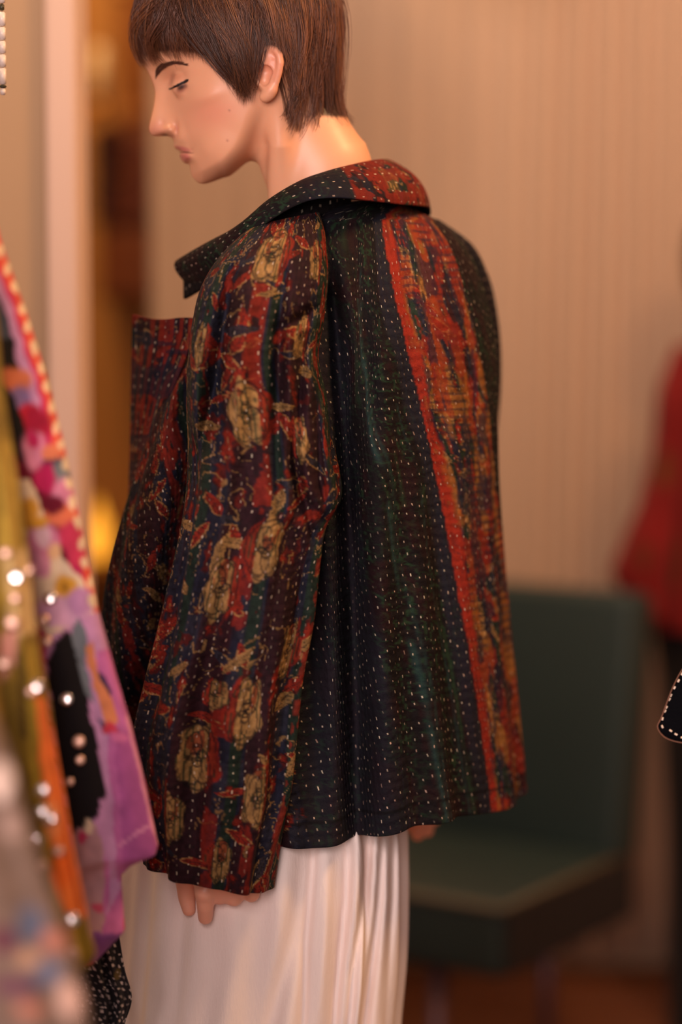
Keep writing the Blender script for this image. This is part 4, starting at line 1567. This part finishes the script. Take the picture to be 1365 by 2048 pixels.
hd = bmobj('head_form', bm, M_black, man, True)
nk_ = bmobj('neck_form', cyl(bmesh.new(), (mq[0], 1.95, 1.22), (mq[0], 1.95, 1.36), .05, .042, 20), M_black, man, True)
for c_ in (tun, o, hd, nk_):
    c_.parent = man
    c_.matrix_parent_inverse = Matrix.Translation((-mq[0], -1.97, 0))

# ------------------------------------------------------------------ alcove furniture seen through the doorway
M_brown = plain('cabinet_wood', (128, 66, 26), 0.55, var=0.25, scale=10, stretch=(1, 1, 6))
M_brown2 = plain('cabinet_wood_red', (104, 46, 18), 0.5, var=0.2, scale=10, stretch=(1, 1, 6))
M_purple = plain('purple_cloth', (46, 22, 40), 0.8)
M_wax = plain('candle_wax', (228, 206, 176), 0.5)
M_gold = plain('brass', (190, 130, 60), 0.3, metal=0.9)


def boxpx(name, x0, y0, x1, y1, Y, depth, mat, parent=None, bev=0.004, off=(0, 0, 0)):
    a = at(x0, y1, Y)
    b = at(x1, y0, Y)
    lo = (a[0] - off[0], Y - off[1], a[2] - off[2])
    hi = (b[0] - off[0], Y + depth - off[1], b[2] - off[2])
    return bmobj(name, box(bmesh.new(), lo, hi, bev, 2), mat, parent)


q = at(255, 620, 3.06)
cab = empty('wall_cabinet', (q[0], 3.06, q[2]))
tag(cab, 'brown wooden wall cabinet with a reddish door hanging in the alcove', 'cabinet')
of = (q[0], 3.06, q[2])
boxpx('carcass', 200, 250, 322, 600, 3.06, .24, M_brown, cab, off=of)
d_ = boxpx('door', 226, 272, 318, 440, 3.045, .014, M_brown2, cab, off=of)
boxpx('drawer', 206, 466, 318, 590, 3.045, .014, M_brown, cab, off=of)
bmobj('knob', cyl(bmesh.new(), tuple(at(236, 350, 3.045) - of), tuple(at(236, 350, 3.02) - of), .008, .006, 12), M_gold, d_, True)
o = boxpx('purple_panel', 188, 262, 214, 442, 3.03, .012, M_purple, bev=0.003)
tag(o, 'narrow dark purple cloth panel hung on the brown cabinet front', 'cloth panel')
q = at(285, 250, 3.06)
bsk = empty('wicker_basket', (q[0], 3.17, q[2]))
tag(bsk, 'tall brown basket standing on top of the wall cabinet', 'basket')
M_bask = plain('wicker', (142, 84, 30), 0.7, var=0.35, scale=60, bump=0.6, bscale=120)
bm = bmesh.new()
prof = [(.050, 0), (.060, .05), (.066, .12), (.068, .20), (.064, .28), (.066, .30)]
for i in range(len(prof) - 1):
    r = bmesh.ops.create_cone(bm, cap_ends=(i == 0), segments=28, radius1=prof[i][0], radius2=prof[i + 1][0], depth=prof[i + 1][1] - prof[i][1],
                              matrix=Matrix.Translation((0, 0, (prof[i][1] + prof[i + 1][1]) / 2)))
bmobj('body', bm, M_bask, bsk, True)
bm = bmesh.new()
for k in range(28):
    a0, a1 = k * 2 * math.pi / 28, (k + 1) * 2 * math.pi / 28
    cyl(bm, (.067 * math.cos(a0), .067 * math.sin(a0), .30), (.067 * math.cos(a1), .067 * math.sin(a1), .30), .007, n=8)
bmobj('rim', bm, M_bask, bsk, True)
q = at(200, 232, 2.98)
cn = empty('wall_sconce', (q[0], 2.98, q[2]))
tag(cn, 'tall white candle-shaped sconce on the alcove wall', 'sconce')
zt = at(200, 92, 2.98)[2] - q[2]
bmobj('tube', cyl(bmesh.new(), (0, 0, .02), (0, 0, zt), .016, .015, 20), M_wax, cn, True)
bmobj('cup', cyl(bmesh.new(), (0, 0, 0), (0, 0, .025), .012, .022, 20), M_gold, cn, True)
bmobj('bracket', cyl(bmesh.new(), (0, 0, .012), (0, .32, .012), .006), M_gold, cn, True)

q = at(196, 1130, 2.95)
tb = empty('console_table', (-0.62, 3.08, 0))
tag(tb, 'low wooden console table under the glowing lamp', 'table')
M_con = plain('console_wood', (150, 96, 40), 0.5, var=0.2, scale=8)
zt = q[2]
bmobj('tabletop', box(bmesh.new(), (-.28, -.2, zt - .03), (.26, .2, zt), .005), M_con, tb)
for sx in (-.25, .23):
    for sy in (-.17, .17):
        bmobj('leg', box(bmesh.new(), (sx - .018, sy - .018, 0), (sx + .018, sy + .018, zt - .03), .003), M_con, tb)
lp = empty('table_lamp', (q[0], 2.95, zt))
tag(lp, 'small lamp with a glowing amber flame-shaped bulb on console table', 'lamp')
bmobj('base', cyl(bmesh.new(), (0, 0, 0), (0, 0, .015), .03, .022, 24), M_gold, lp, True)
bm = bmesh.new()
pr = [(.0, .013), (.018, .015), (.027, .035), (.0275, .055), (.022, .085), (.012, .115), (.004, .14), (0.0005, .15)]
for i in range(len(pr) - 1):
    bmesh.ops.create_cone(bm, cap_ends=False, segments=24, radius1=max(pr[i][0], .0005), radius2=pr[i + 1][0], depth=pr[i + 1][1] - pr[i][1],
                          matrix=Matrix.Translation((0, 0, (pr[i][1] + pr[i + 1][1]) / 2)))
bmobj('bulb', bm, emitter('amber_glow', (255, 170, 50), 1.5), lp, True)

# ------------------------------------------------------------------ leaves hanging into the top of the picture
M_leaf = plain('leaf', (120, 124, 50), 0.5, var=0.2, scale=30)
q = at(940, -120, 1.75)
pt = empty('hanging_plant', (q[0], 1.75, q[2]))
tag(pt, 'trailing plant with yellow-green leaves hanging from the ceiling', 'plant')
bmobj('cord', cyl(bmesh.new(), (0, 0, .12), (0, 0, 2.9 - q[2]), .004, n=8), M_bask, pt, True)
bm = bmesh.new()
bmesh.ops.create_cone(bm, cap_ends=True, segments=24, radius1=.05, radius2=.07, depth=.10, matrix=Matrix.Translation((0, 0, .10)))
bmobj('pot', bm, M_bask, pt, True)
for k in range(9):
    an = k * 2 * math.pi / 9 + .3
    L = .10 + .028 * ((k * 7) % 4) / 3
    n = 9
    vs2 = []
    for i in range(n):
        t = i / (n - 1)
        w = .022 * math.sin(math.pi * min(1, t * .96 + .04)) ** .8
        r = .06 + .05 * math.sin(t * 2.2)
        z = .10 - L * 1.25 * t ** 1.3 + .04 * math.sin(t * 3)
        for s_ in (-1, 0, 1):
            vs2.append((r * math.cos(an) - s_ * w * math.sin(an), r * math.sin(an) + s_ * w * math.cos(an), z + (.006 if s_ == 0 else 0)))
    solid(mesh('leaf', np.array(vs2), gridfaces(n, 3), M_leaf, pt), .001)

# ------------------------------------------------------------------ string of white tube beads at the upper left
M_bead = plain('white_bead', (238, 220, 206), 0.35, var=0.04)
M_dark = plain('dark_bead', (66, 60, 40), 0.4)
M_cordm = plain('cord', (150, 120, 90), 0.8)
YB = -0.06
q = at(6, 190, YB)
bs = empty('bead_string', (q[0], YB, q[2]))
tag(bs, 'string of white tubular beads with dark spacers hanging before the cream wall', 'bead string')
for (y0, y1, r0, mt) in ((190, 177, 5.5, M_bead), (176, 170, 7.2, M_dark), (169, 136, 6.8, M_bead), (134, 109, 7.0, M_bead), (107, 82, 7.0, M_bead), (80, 54, 7.0, M_bead), (52, 24, 7.0, M_bead), (21, 8, 5.0, M_dark), (6, -22, 7.0, M_bead)):
    a = at(6, y0, YB) - at(6, 190, YB)
    b = at(6, y1, YB) - at(6, 190, YB)
    bm = bmesh.new()
    cyl(bm, (0, 0, a[2]), (0, 0, b[2]), r0 / 2060, n=20)
    bmesh.ops.bevel(bm, geom=[e for e in bm.edges if len(e.link_faces) == 2 and abs(e.verts[0].co.z - e.verts[1].co.z) < 1e-6], offset=.0008, segments=2, affect='EDGES')
    bmobj('bead' if mt is M_bead else 'spacer', bm, mt, bs, True)
bmobj('cord', cyl(bmesh.new(), (0, 0, .002), (0, 0, 2.9 - q[2]), .0012, n=8), M_cordm, bs, True)

# ------------------------------------------------------------------ garments on the rail at the left
M_rail = plain('rail_steel', (170, 165, 160), 0.3, metal=0.9)
rl = empty('clothes_rail', (-0.60, -0.55, 0))
tag(rl, 'steel clothes rail carrying the colourful hanging garments', 'clothes rail')
bmobj('bar', cyl(bmesh.new(), (0, -.60, 1.78), (0, .60, 1.78), .014), M_rail, rl, True)
for sy in (-1, 1):
    bmobj('post', cyl(bmesh.new(), (0, sy * .58, .03), (0, sy * .58, 1.79), .013), M_rail, rl, True)
    bmobj('foot', box(bmesh.new(), (-.2, sy * .58 - .015, 0), (.2, sy * .58 + .015, .03), .004), M_rail, rl)

MG, MAR, PNK, LIL = (196, 34, 98), (112, 14, 44), (226, 140, 176), (206, 150, 196)
CRM, YEL, COR, SLT, BLK = (246, 222, 190), (232, 170, 60), (226, 84, 66), (120, 128, 136), (22, 18, 22)
MAU = (196, 108, 170)
ROBE = [(-330, -90, -190, -90, -.36, .012), (-330, 60, -120, 60, -.36, .03), (-300, 300, -45, 300, -.36, .036), (-280, 480, 0, 480, -.36, .036), (-270, 620, 50, 620, -.36, .036), (-260, 760, 95, 760, -.36, .036), (-250, 900, 130, 900, -.36, .036),
        (-240, 1040, 160, 1040, -.36, .036), (-230, 1130, 178, 1130, -.36, .036), (-230, 1220, 196, 1220, -.36, .034), (-225, 1350, 232, 1350, -.36, .034), (-220, 1450, 262, 1450, -.36, .034), (-215, 1570, 291, 1570, -.36, .034),
        (-215, 1690, 316, 1690, -.36, .032), (-215, 1708, 312, 1708, -.36, .032), (-215, 1730, 262, 1730, -.36, .03), (-215, 1750, 243, 1750, -.36, .03), (-210, 1800, 246, 1800, -.36, .03), (-205, 1862, 250, 1862, -.36, .03), (-200, 1890, 222, 1890, -.36, .03), (-200, 1926, 188, 1926, -.36, .028)]
ROBE = [r[:4] + (-.40 + .07 * min(1, max(0, (r[1] - 1000) / 700)), r[5]) for r in ROBE]


def edge_off(o0, o1, y0, y1, n=30):
    """band that follows the robe's edge between offsets o0..o1 px"""
    L = np.array(ROBE)
    ys = np.linspace(y0, y1, n)
    xe = np.interp(ys, L[:, 3], L[:, 2])
    return [(x - o0, y) for x, y in zip(xe, ys)] + [(x - o1, y) for x, y in zip(xe[::-1], ys[::-1])]


SP = [(MG, edge_off(20, 140, 300, 1260)), (MAR, edge_off(44, 100, 640, 1100)), (LIL, edge_off(26, 46, 480, 860)), (BLK, edge_off(46, 96, 440, 740)), ((72, 78, 96), edge_off(44, 70, 590, 680)),
      ((214, 120, 84), [(30, 760, 34, 26)]), ((132, 108, 160), [(38, 800, 24, 32)]), ((200, 30, 60), [(58, 830, 26, 26)]), (BLK, [(0, 760), (30, 790), (60, 900), (40, 930), (0, 850)]),
      (COR, edge_off(-2, 18, 300, 1260)), ((168, 22, 60), [(75, 850, 26, 40)]), (PNK, [(70, 900, 26, 40)]), (MG, [(64, 880, 12, 22)]), ((226, 130, 96), [(104, 905, 22, 22)]), ((60, 50, 84), edge_off(8, 50, 918, 930)), (SLT, [(122, 948, 22, 26)]),
      (PNK, [(132, 990, 28, 34)]), ((232, 122, 88), [(120, 1030, 34, 24)]), (MG, [(90, 960, 24, 30)]), (MAR, [(110, 1010, 22, 20)]), ((212, 60, 96), [(140, 1090, 40, 46)]), (MAR, [(118, 1110, 20, 26)]),
      (CRM, [(20, 960), (60, 960), (110, 1090), (165, 1160), (190, 1230), (100, 1280), (20, 1200)]), (PNK, [(86, 1085, 36, 40)]), ((246, 206, 226), [(84, 1075, 18, 22)]), ((236, 158, 190), [(80, 1130, 24, 24)]),
      (YEL, [(52, 1020, 26, 24)]), (YEL, [(70, 1045, 30, 14)]), ((244, 196, 150), [(112, 1100, 14, 18)]), (YEL, [(132, 1175, 24, 26)]), ((176, 124, 40), [(132, 1175, 8, 9)]), ((232, 180, 216), [(120, 1225, 60, 34)]), (LIL, [(165, 1205, 28, 30)]),
      (LIL, [(90, 1280), (200, 1220), (330, 1700), (330, 1760), (90, 1960)]), (MAU, [(196, 1300), (250, 1290), (340, 1760), (235, 1760)]), ((178, 92, 156), [(228, 1460), (262, 1460), (330, 1740), (246, 1740)]),
      (BLK, [(92, 1320), (110, 1280), (138, 1262), (152, 1290), (176, 1400), (205, 1560), (212, 1592), (196, 1600), (198, 1630), (146, 1668), (122, 1560), (104, 1430)]),
      (SLT, [(140, 1262), (160, 1235), (172, 1260), (176, 1330), (186, 1402), (172, 1390)]), ((226, 140, 96), [(172, 1290), (184, 1280), (234, 1440), (210, 1462)]), ((60, 46, 84), [(200, 1340), (208, 1336), (222, 1385), (216, 1392)]),
      ((70, 66, 100), [(196, 1440), (206, 1440), (212, 1466), (204, 1470)]), ((214, 62, 84), [(218, 1460, 18, 12)]), ((222, 120, 176), [(236, 1475, 20, 12)]),
      ((196, 150, 156), [(146, 1668), (190, 1640), (205, 1700), (212, 1850), (180, 1900), (150, 1760)]), ((214, 60, 110), [(168, 1672, 10, 12)]), (CRM, [(180, 1650, 8, 16)]), ((210, 90, 120), [(196, 1815, 12, 12)]),
      ((150, 90, 160), [(186, 1862), (250, 1862), (250, 1930), (180, 1930)]), (MAU, [(226, 1800), (250, 1760), (252, 1866), (200, 1860)]), ((206, 116, 176), [(210, 1770, 6, 60)]), ((226, 150, 190), [(236, 1694), (298, 1648), (300, 1654), (238, 1700)]), ((224, 150, 186), [(250, 1430), (256, 1428), (318, 1690), (312, 1696)])]
L_ = np.array(ROBE)
for k in range(19):      # pale dots along the border
    yk = 500 + k * 39
    xk = np.interp(yk, L_[:, 3], L_[:, 2]) - 5
    SP.append((CRM, [(xk, yk, 8, 13)]))
robe, _ = garment('floral_robe', ROBE, (200, 60, 110), SP, 280, 340, fold=0.003, nf=7, seed=51, p=2.4, lin=True)
tag(robe, 'pink, magenta and mauve floral silk robe with dotted red border on the rail', 'robe')

OLV = (138, 108, 34)
SHAWL = [(-420, -80, -320, -80, -.53, .012), (-420, 200, -160, 200, -.53, .03), (-380, 560, -20, 560, -.53, .035), (-340, 800, 10, 800, -.53, .035), (-320, 950, 34, 950, -.53, .035), (-300, 1100, 54, 1100, -.53, .034), (-300, 1250, 72, 1250, -.53, .034),
         (-290, 1330, 84, 1330, -.53, .034), (-290, 1400, 98, 1400, -.53, .034), (-280, 1500, 112, 1500, -.53, .034), (-280, 1600, 130, 1600, -.53, .034), (-280, 1700, 147, 1700, -.53, .034), (-280, 1800, 168, 1800, -.53, .032),
         (-280, 1862, 178, 1862, -.53, .03), (-280, 1915, 189, 1915, -.53, .03), (-280, 1945, 165, 1945, -.53, .03), (-280, 1985, 110, 1985, -.53, .028)]
SS = [((176, 140, 52), [(0, 880), (30, 880), (50, 1200), (0, 1200)]), ((206, 170, 110), [(0, 1100), (60, 1100), (70, 1260), (20, 1290)]), ((96, 72, 22), [(34, 1300), (50, 1300), (58, 1480), (40, 1480)]), ((160, 130, 40), [(52, 1290), (74, 1290), (80, 1600), (60, 1620)]),
      ((232, 122, 56), [(72, 1395), (92, 1395), (128, 1560), (150, 1700), (176, 1830), (150, 1850), (116, 1790), (100, 1700), (82, 1560)]), ((240, 150, 96), [(104, 1640, 14, 40)]), ((236, 110, 40), [(124, 1740, 22, 40)]),
      ((150, 124, 40), [(150, 1850), (180, 1840), (196, 1930), (150, 1960)]), ((218, 150, 130), [(0, 1270), (40, 1230), (30, 1330), (0, 1370)])]
shawl, SV = garment('sequinned_shawl', SHAWL, OLV, SS, 220, 260, fold=0.010, nf=11, seed=61, p=2.3)
tag(shawl, 'olive-gold shawl with an orange band and scattered round sequins', 'shawl')
M_seq = plain('sequin_silver', (250, 236, 232), 0.22, metal=1.0, var=0.02)
M_seqd = plain('sequin_rose', (214, 170, 150), 0.42, metal=0.8, var=0.02)
bm = bmesh.new()
bmesh.ops.create_uvsphere(bm, u_segments=14, v_segments=8, radius=1.0)
bmesh.ops.scale(bm, vec=(1, 1, .22), verts=bm.verts)
sq_me = bpy.data.meshes.new('sequin')
bm.to_mesh(sq_me)
bm.free()
for p_ in sq_me.polygons:
    p_.use_smooth = True
sq_me.materials.append(M_seq)
sq_d = sq_me.copy()
sq_d.materials[0] = M_seqd
spx, spy = proj(SV)


def sequin(x, y, r, par, GV_, gpx, gpy, me):
    d = (gpx - x) ** 2 + (gpy - y) ** 2 + 1e6 * (GV_[..., 1] > GV_[:, :, 1].mean())
    i = np.unravel_index(np.argmin(d), d.shape)
    loc = GV_[i] + np.array([0, -0.004, 0])
    o = bpy.data.objects.new('sequin', me)
    COL.objects.link(o)
    o.parent = par
    o.location = loc
    n = Vector((.03, -.94, .29))
    o.rotation_euler = (n + Vector(rng.normal(0, .05, 3))).to_track_quat('Z', 'Y').to_euler()
    o.scale = (r * 1.35, r * 1.35, r * 1.35)
    return o


for (x, y, r, kind) in ((33, 1155, .0042, 0), (24, 1245, .0042, 1), (75, 1372, .0042, 0), (64, 1385, .003, 1), (86, 1578, .004, 0), (84, 1620, .004, 0), (100, 1636, .004, 0), (72, 1675, .004, 0),
                        (88, 1728, .0035, 1), (145, 1840, .0046, 0), (147, 1902, .004, 1), (60, 1140, .003, 1), (30, 1190, .003, 1), (117, 1700, .0035, 1), (12, 1100, .003, 1), (8, 1320, .004, 1)):
    sequin(x, y, r, shawl, SV, spx, spy, sq_d if kind else sq_me)
RVv = np.zeros(len(robe.data.vertices) * 3)
robe.data.vertices.foreach_get('co', RVv)
RVv = RVv.reshape(344, 280, 3)
rpx, rpy = proj(RVv)
for (x, y, r, kind) in ((100, 1197, .0042, 0), (88, 1238, .0036, 1), (94, 1282, .0036, 1), (134, 1398, .0040, 0), (158, 1484, .0042, 1), (160, 1518, .0032, 1), (136, 1568, .003, 1)):
    sequin(x, y, r, robe, RVv, rpx, rpy, sq_d if kind else sq_me)

BRN = [(-500, 1150, -200, 1150, -.86, .02), (-500, 1300, -90, 1300, -.86, .03), (-500, 1420, -20, 1420, -.86, .03), (-500, 1520, 22, 1520, -.86, .03), (-500, 1640, 52, 1640, -.86, .03), (-500, 1740, 88, 1740, -.86, .03), (-500, 1840, 122, 1840, -.86, .03),
       (-500, 1925, 150, 1925, -.86, .03), (-500, 2048, 178, 2048, -.86, .03), (-500, 2200, 200, 2200, -.86, .03), (-500, 2500, 220, 2500, -.86, .03)]
SB = [((236, 206, 190), [(2, 1560, 26, 44)]), ((168, 138, 124), [(26, 1650, 26, 34)]), ((88, 92, 110), [(58, 1850, 30, 40)]), ((100, 104, 124), [(90, 1950, 34, 30)]), ((96, 44, 60), [(10, 1880, 26, 30)]), ((104, 60, 76), [(30, 1975, 50, 20)]),  # pale round spots are out-of-focus glints painted into the cloth colour
      ((190, 120, 100), [(110, 1880, 26, 26)]), ((196, 150, 120), [(60, 1920, 22, 20)]), ((214, 170, 150), [(140, 2000, 24, 36)]), ((176, 110, 90), [(60, 2020, 36, 16)])]
o, _ = garment('brown_wrap', BRN, (120, 96, 82), SB, 150, 110, fold=0.006, nf=8, seed=71)
tag(o, 'taupe printed wrap with slate and maroon blots, frontmost on the rail', 'wrap')

DOT = [(60, 1700, 200, 1700, -.222, .010), (80, 1800, 226, 1800, -.222, .013), (110, 1880, 240, 1880, -.222, .013), (130, 1940, 250, 1940, -.222, .013), (145, 2000, 264, 2000, -.222, .013), (160, 2048, 250, 2048, -.222, .013), (160, 2150, 240, 2150, -.222, .013)]
SD = []
r_ = np.random.default_rng(3)
for k in range(13):
    for j in range(15):
        SD.append(((220, 205, 200), [(140 + k * 11 + r_.normal(0, 1.6) + (j % 2) * 5, 1880 + j * 12 + r_.normal(0, 2), 2.6, 2.6)], 0.85 if r_.random() < .7 else .3))
SD += [((110, 90, 40), [(236, 1945, 8, 14)], 0.6)]
o, _ = garment('dotted_scarf', DOT, (26, 24, 30), SD, 140, 150, fold=0.004, nf=9, seed=81)
tag(o, 'black scarf dotted with white stitches below the robe hem', 'scarf')

# ------------------------------------------------------------------ navy quilted garment entering at the right
NV = [(1440, 200, 1640, 200, -.10, .012), (1430, 600, 1640, 600, -.10, .014), (1425, 1000, 1640, 1000, -.10, .014), (1412, 1230, 1640, 1230, -.10, .014), (1385, 1312, 1640, 1312, -.10, .014), (1365, 1342, 1640, 1342, -.10, .014), (1348, 1376, 1640, 1380, -.10, .013), (1334, 1412, 1640, 1412, -.10, .012), (1324, 1438, 1640, 1438, -.10, .011),
      (1317, 1452, 1640, 1452, -.10, .010), (1322, 1464, 1640, 1466, -.10, .009), (1332, 1474, 1640, 1478, -.10, .007), (1350, 1481, 1640, 1488, -.10, .005)]
nq, NVv = garment('navy_quilted_jacket', NV, (20, 20, 30), [((150, 60, 84), [(1366, 1372, 6, 14)])], 80, 170, fold=0.001, nf=5, seed=91, mat=plain('navy_quilt', (8, 8, 12), 0.9, spec=0.08, bump=0.4, bscale=300))
tag(nq, 'navy quilted jacket corner edged with white running stitch', 'jacket')
M_thread = plain('white_thread', (240, 214, 190), 0.6, var=0.05)
M_edge = plain('rust_edging', (120, 78, 58), 0.7, var=0.2, scale=80)
npx, npy = proj(NVv)


def on_navy(x, y):
    d = (npx - x) ** 2 + (npy - y) ** 2 + 1e6 * (NVv[..., 1] > -.10)
    return NVv[np.unravel_index(np.argmin(d), d.shape)] + np.array([0, -.0016, 0])


st_me = None
for (x, y, ang) in ((1364, 1350, 62), (1357, 1362, 60), (1350, 1374, 62), (1343, 1387, 66), (1337, 1399, 64), (1331, 1412, 60), (1327, 1424, 58), (1325, 1437, 80), (1324, 1449, -70), (1344, 1463, -35), (1353, 1471, -28), (1364, 1476, -12)):
    P0 = on_navy(x, y)
    if st_me is None:
        bm = bmesh.new()
        box(bm, (-.0015, -.0010, -.0009), (.0015, .0010, .0009), .0004, 2)
        st_me = bpy.data.meshes.new('stitch')
        bm.to_mesh(st_me)
        bm.free()
        st_me.materials.append(M_thread)
    o = bpy.data.objects.new('stitch', st_me)
    COL.objects.link(o)
    o.parent = nq
    o.location = P0
    o.rotation_euler = (0, -math.radians(ang), 0)
pe = np.array([(1392, 1302), (1365, 1340), (1347, 1374), (1333, 1410), (1323, 1437), (1316, 1452), (1321, 1465), (1333, 1476), (1352, 1483), (1375, 1487)], float)
pe = spl(np.linspace(0, 1, 60), np.linspace(0, 1, len(pe)), pe)
PE = at(pe[:, 0], pe[:, 1], -.104)[None]
V, F_ = tubes(PE, np.full((1, 60), .0007), 8)
mesh('edging', V, F_, M_edge, nq)
rr_ = empty('garment_rail', (0.57, 0.06, 0))
tag(rr_, 'steel rail beside the navy quilted jacket', 'clothes rail')
bmobj('post', cyl(bmesh.new(), (.0, .0, .02), (.0, .0, 1.78), .013), M_rail, rr_, True)
bmobj('bar', cyl(bmesh.new(), (0, -.04, 1.78), (0, .6, 1.78), .013), M_rail, rr_, True)
bmobj('post', cyl(bmesh.new(), (.0, .58, .02), (.0, .58, 1.78), .013), M_rail, rr_, True)
for yy in (0, .58):
    bmobj('foot', box(bmesh.new(), (-.04, yy - .015, 0), (.3, yy + .015, .02), .003), M_rail, rr_)
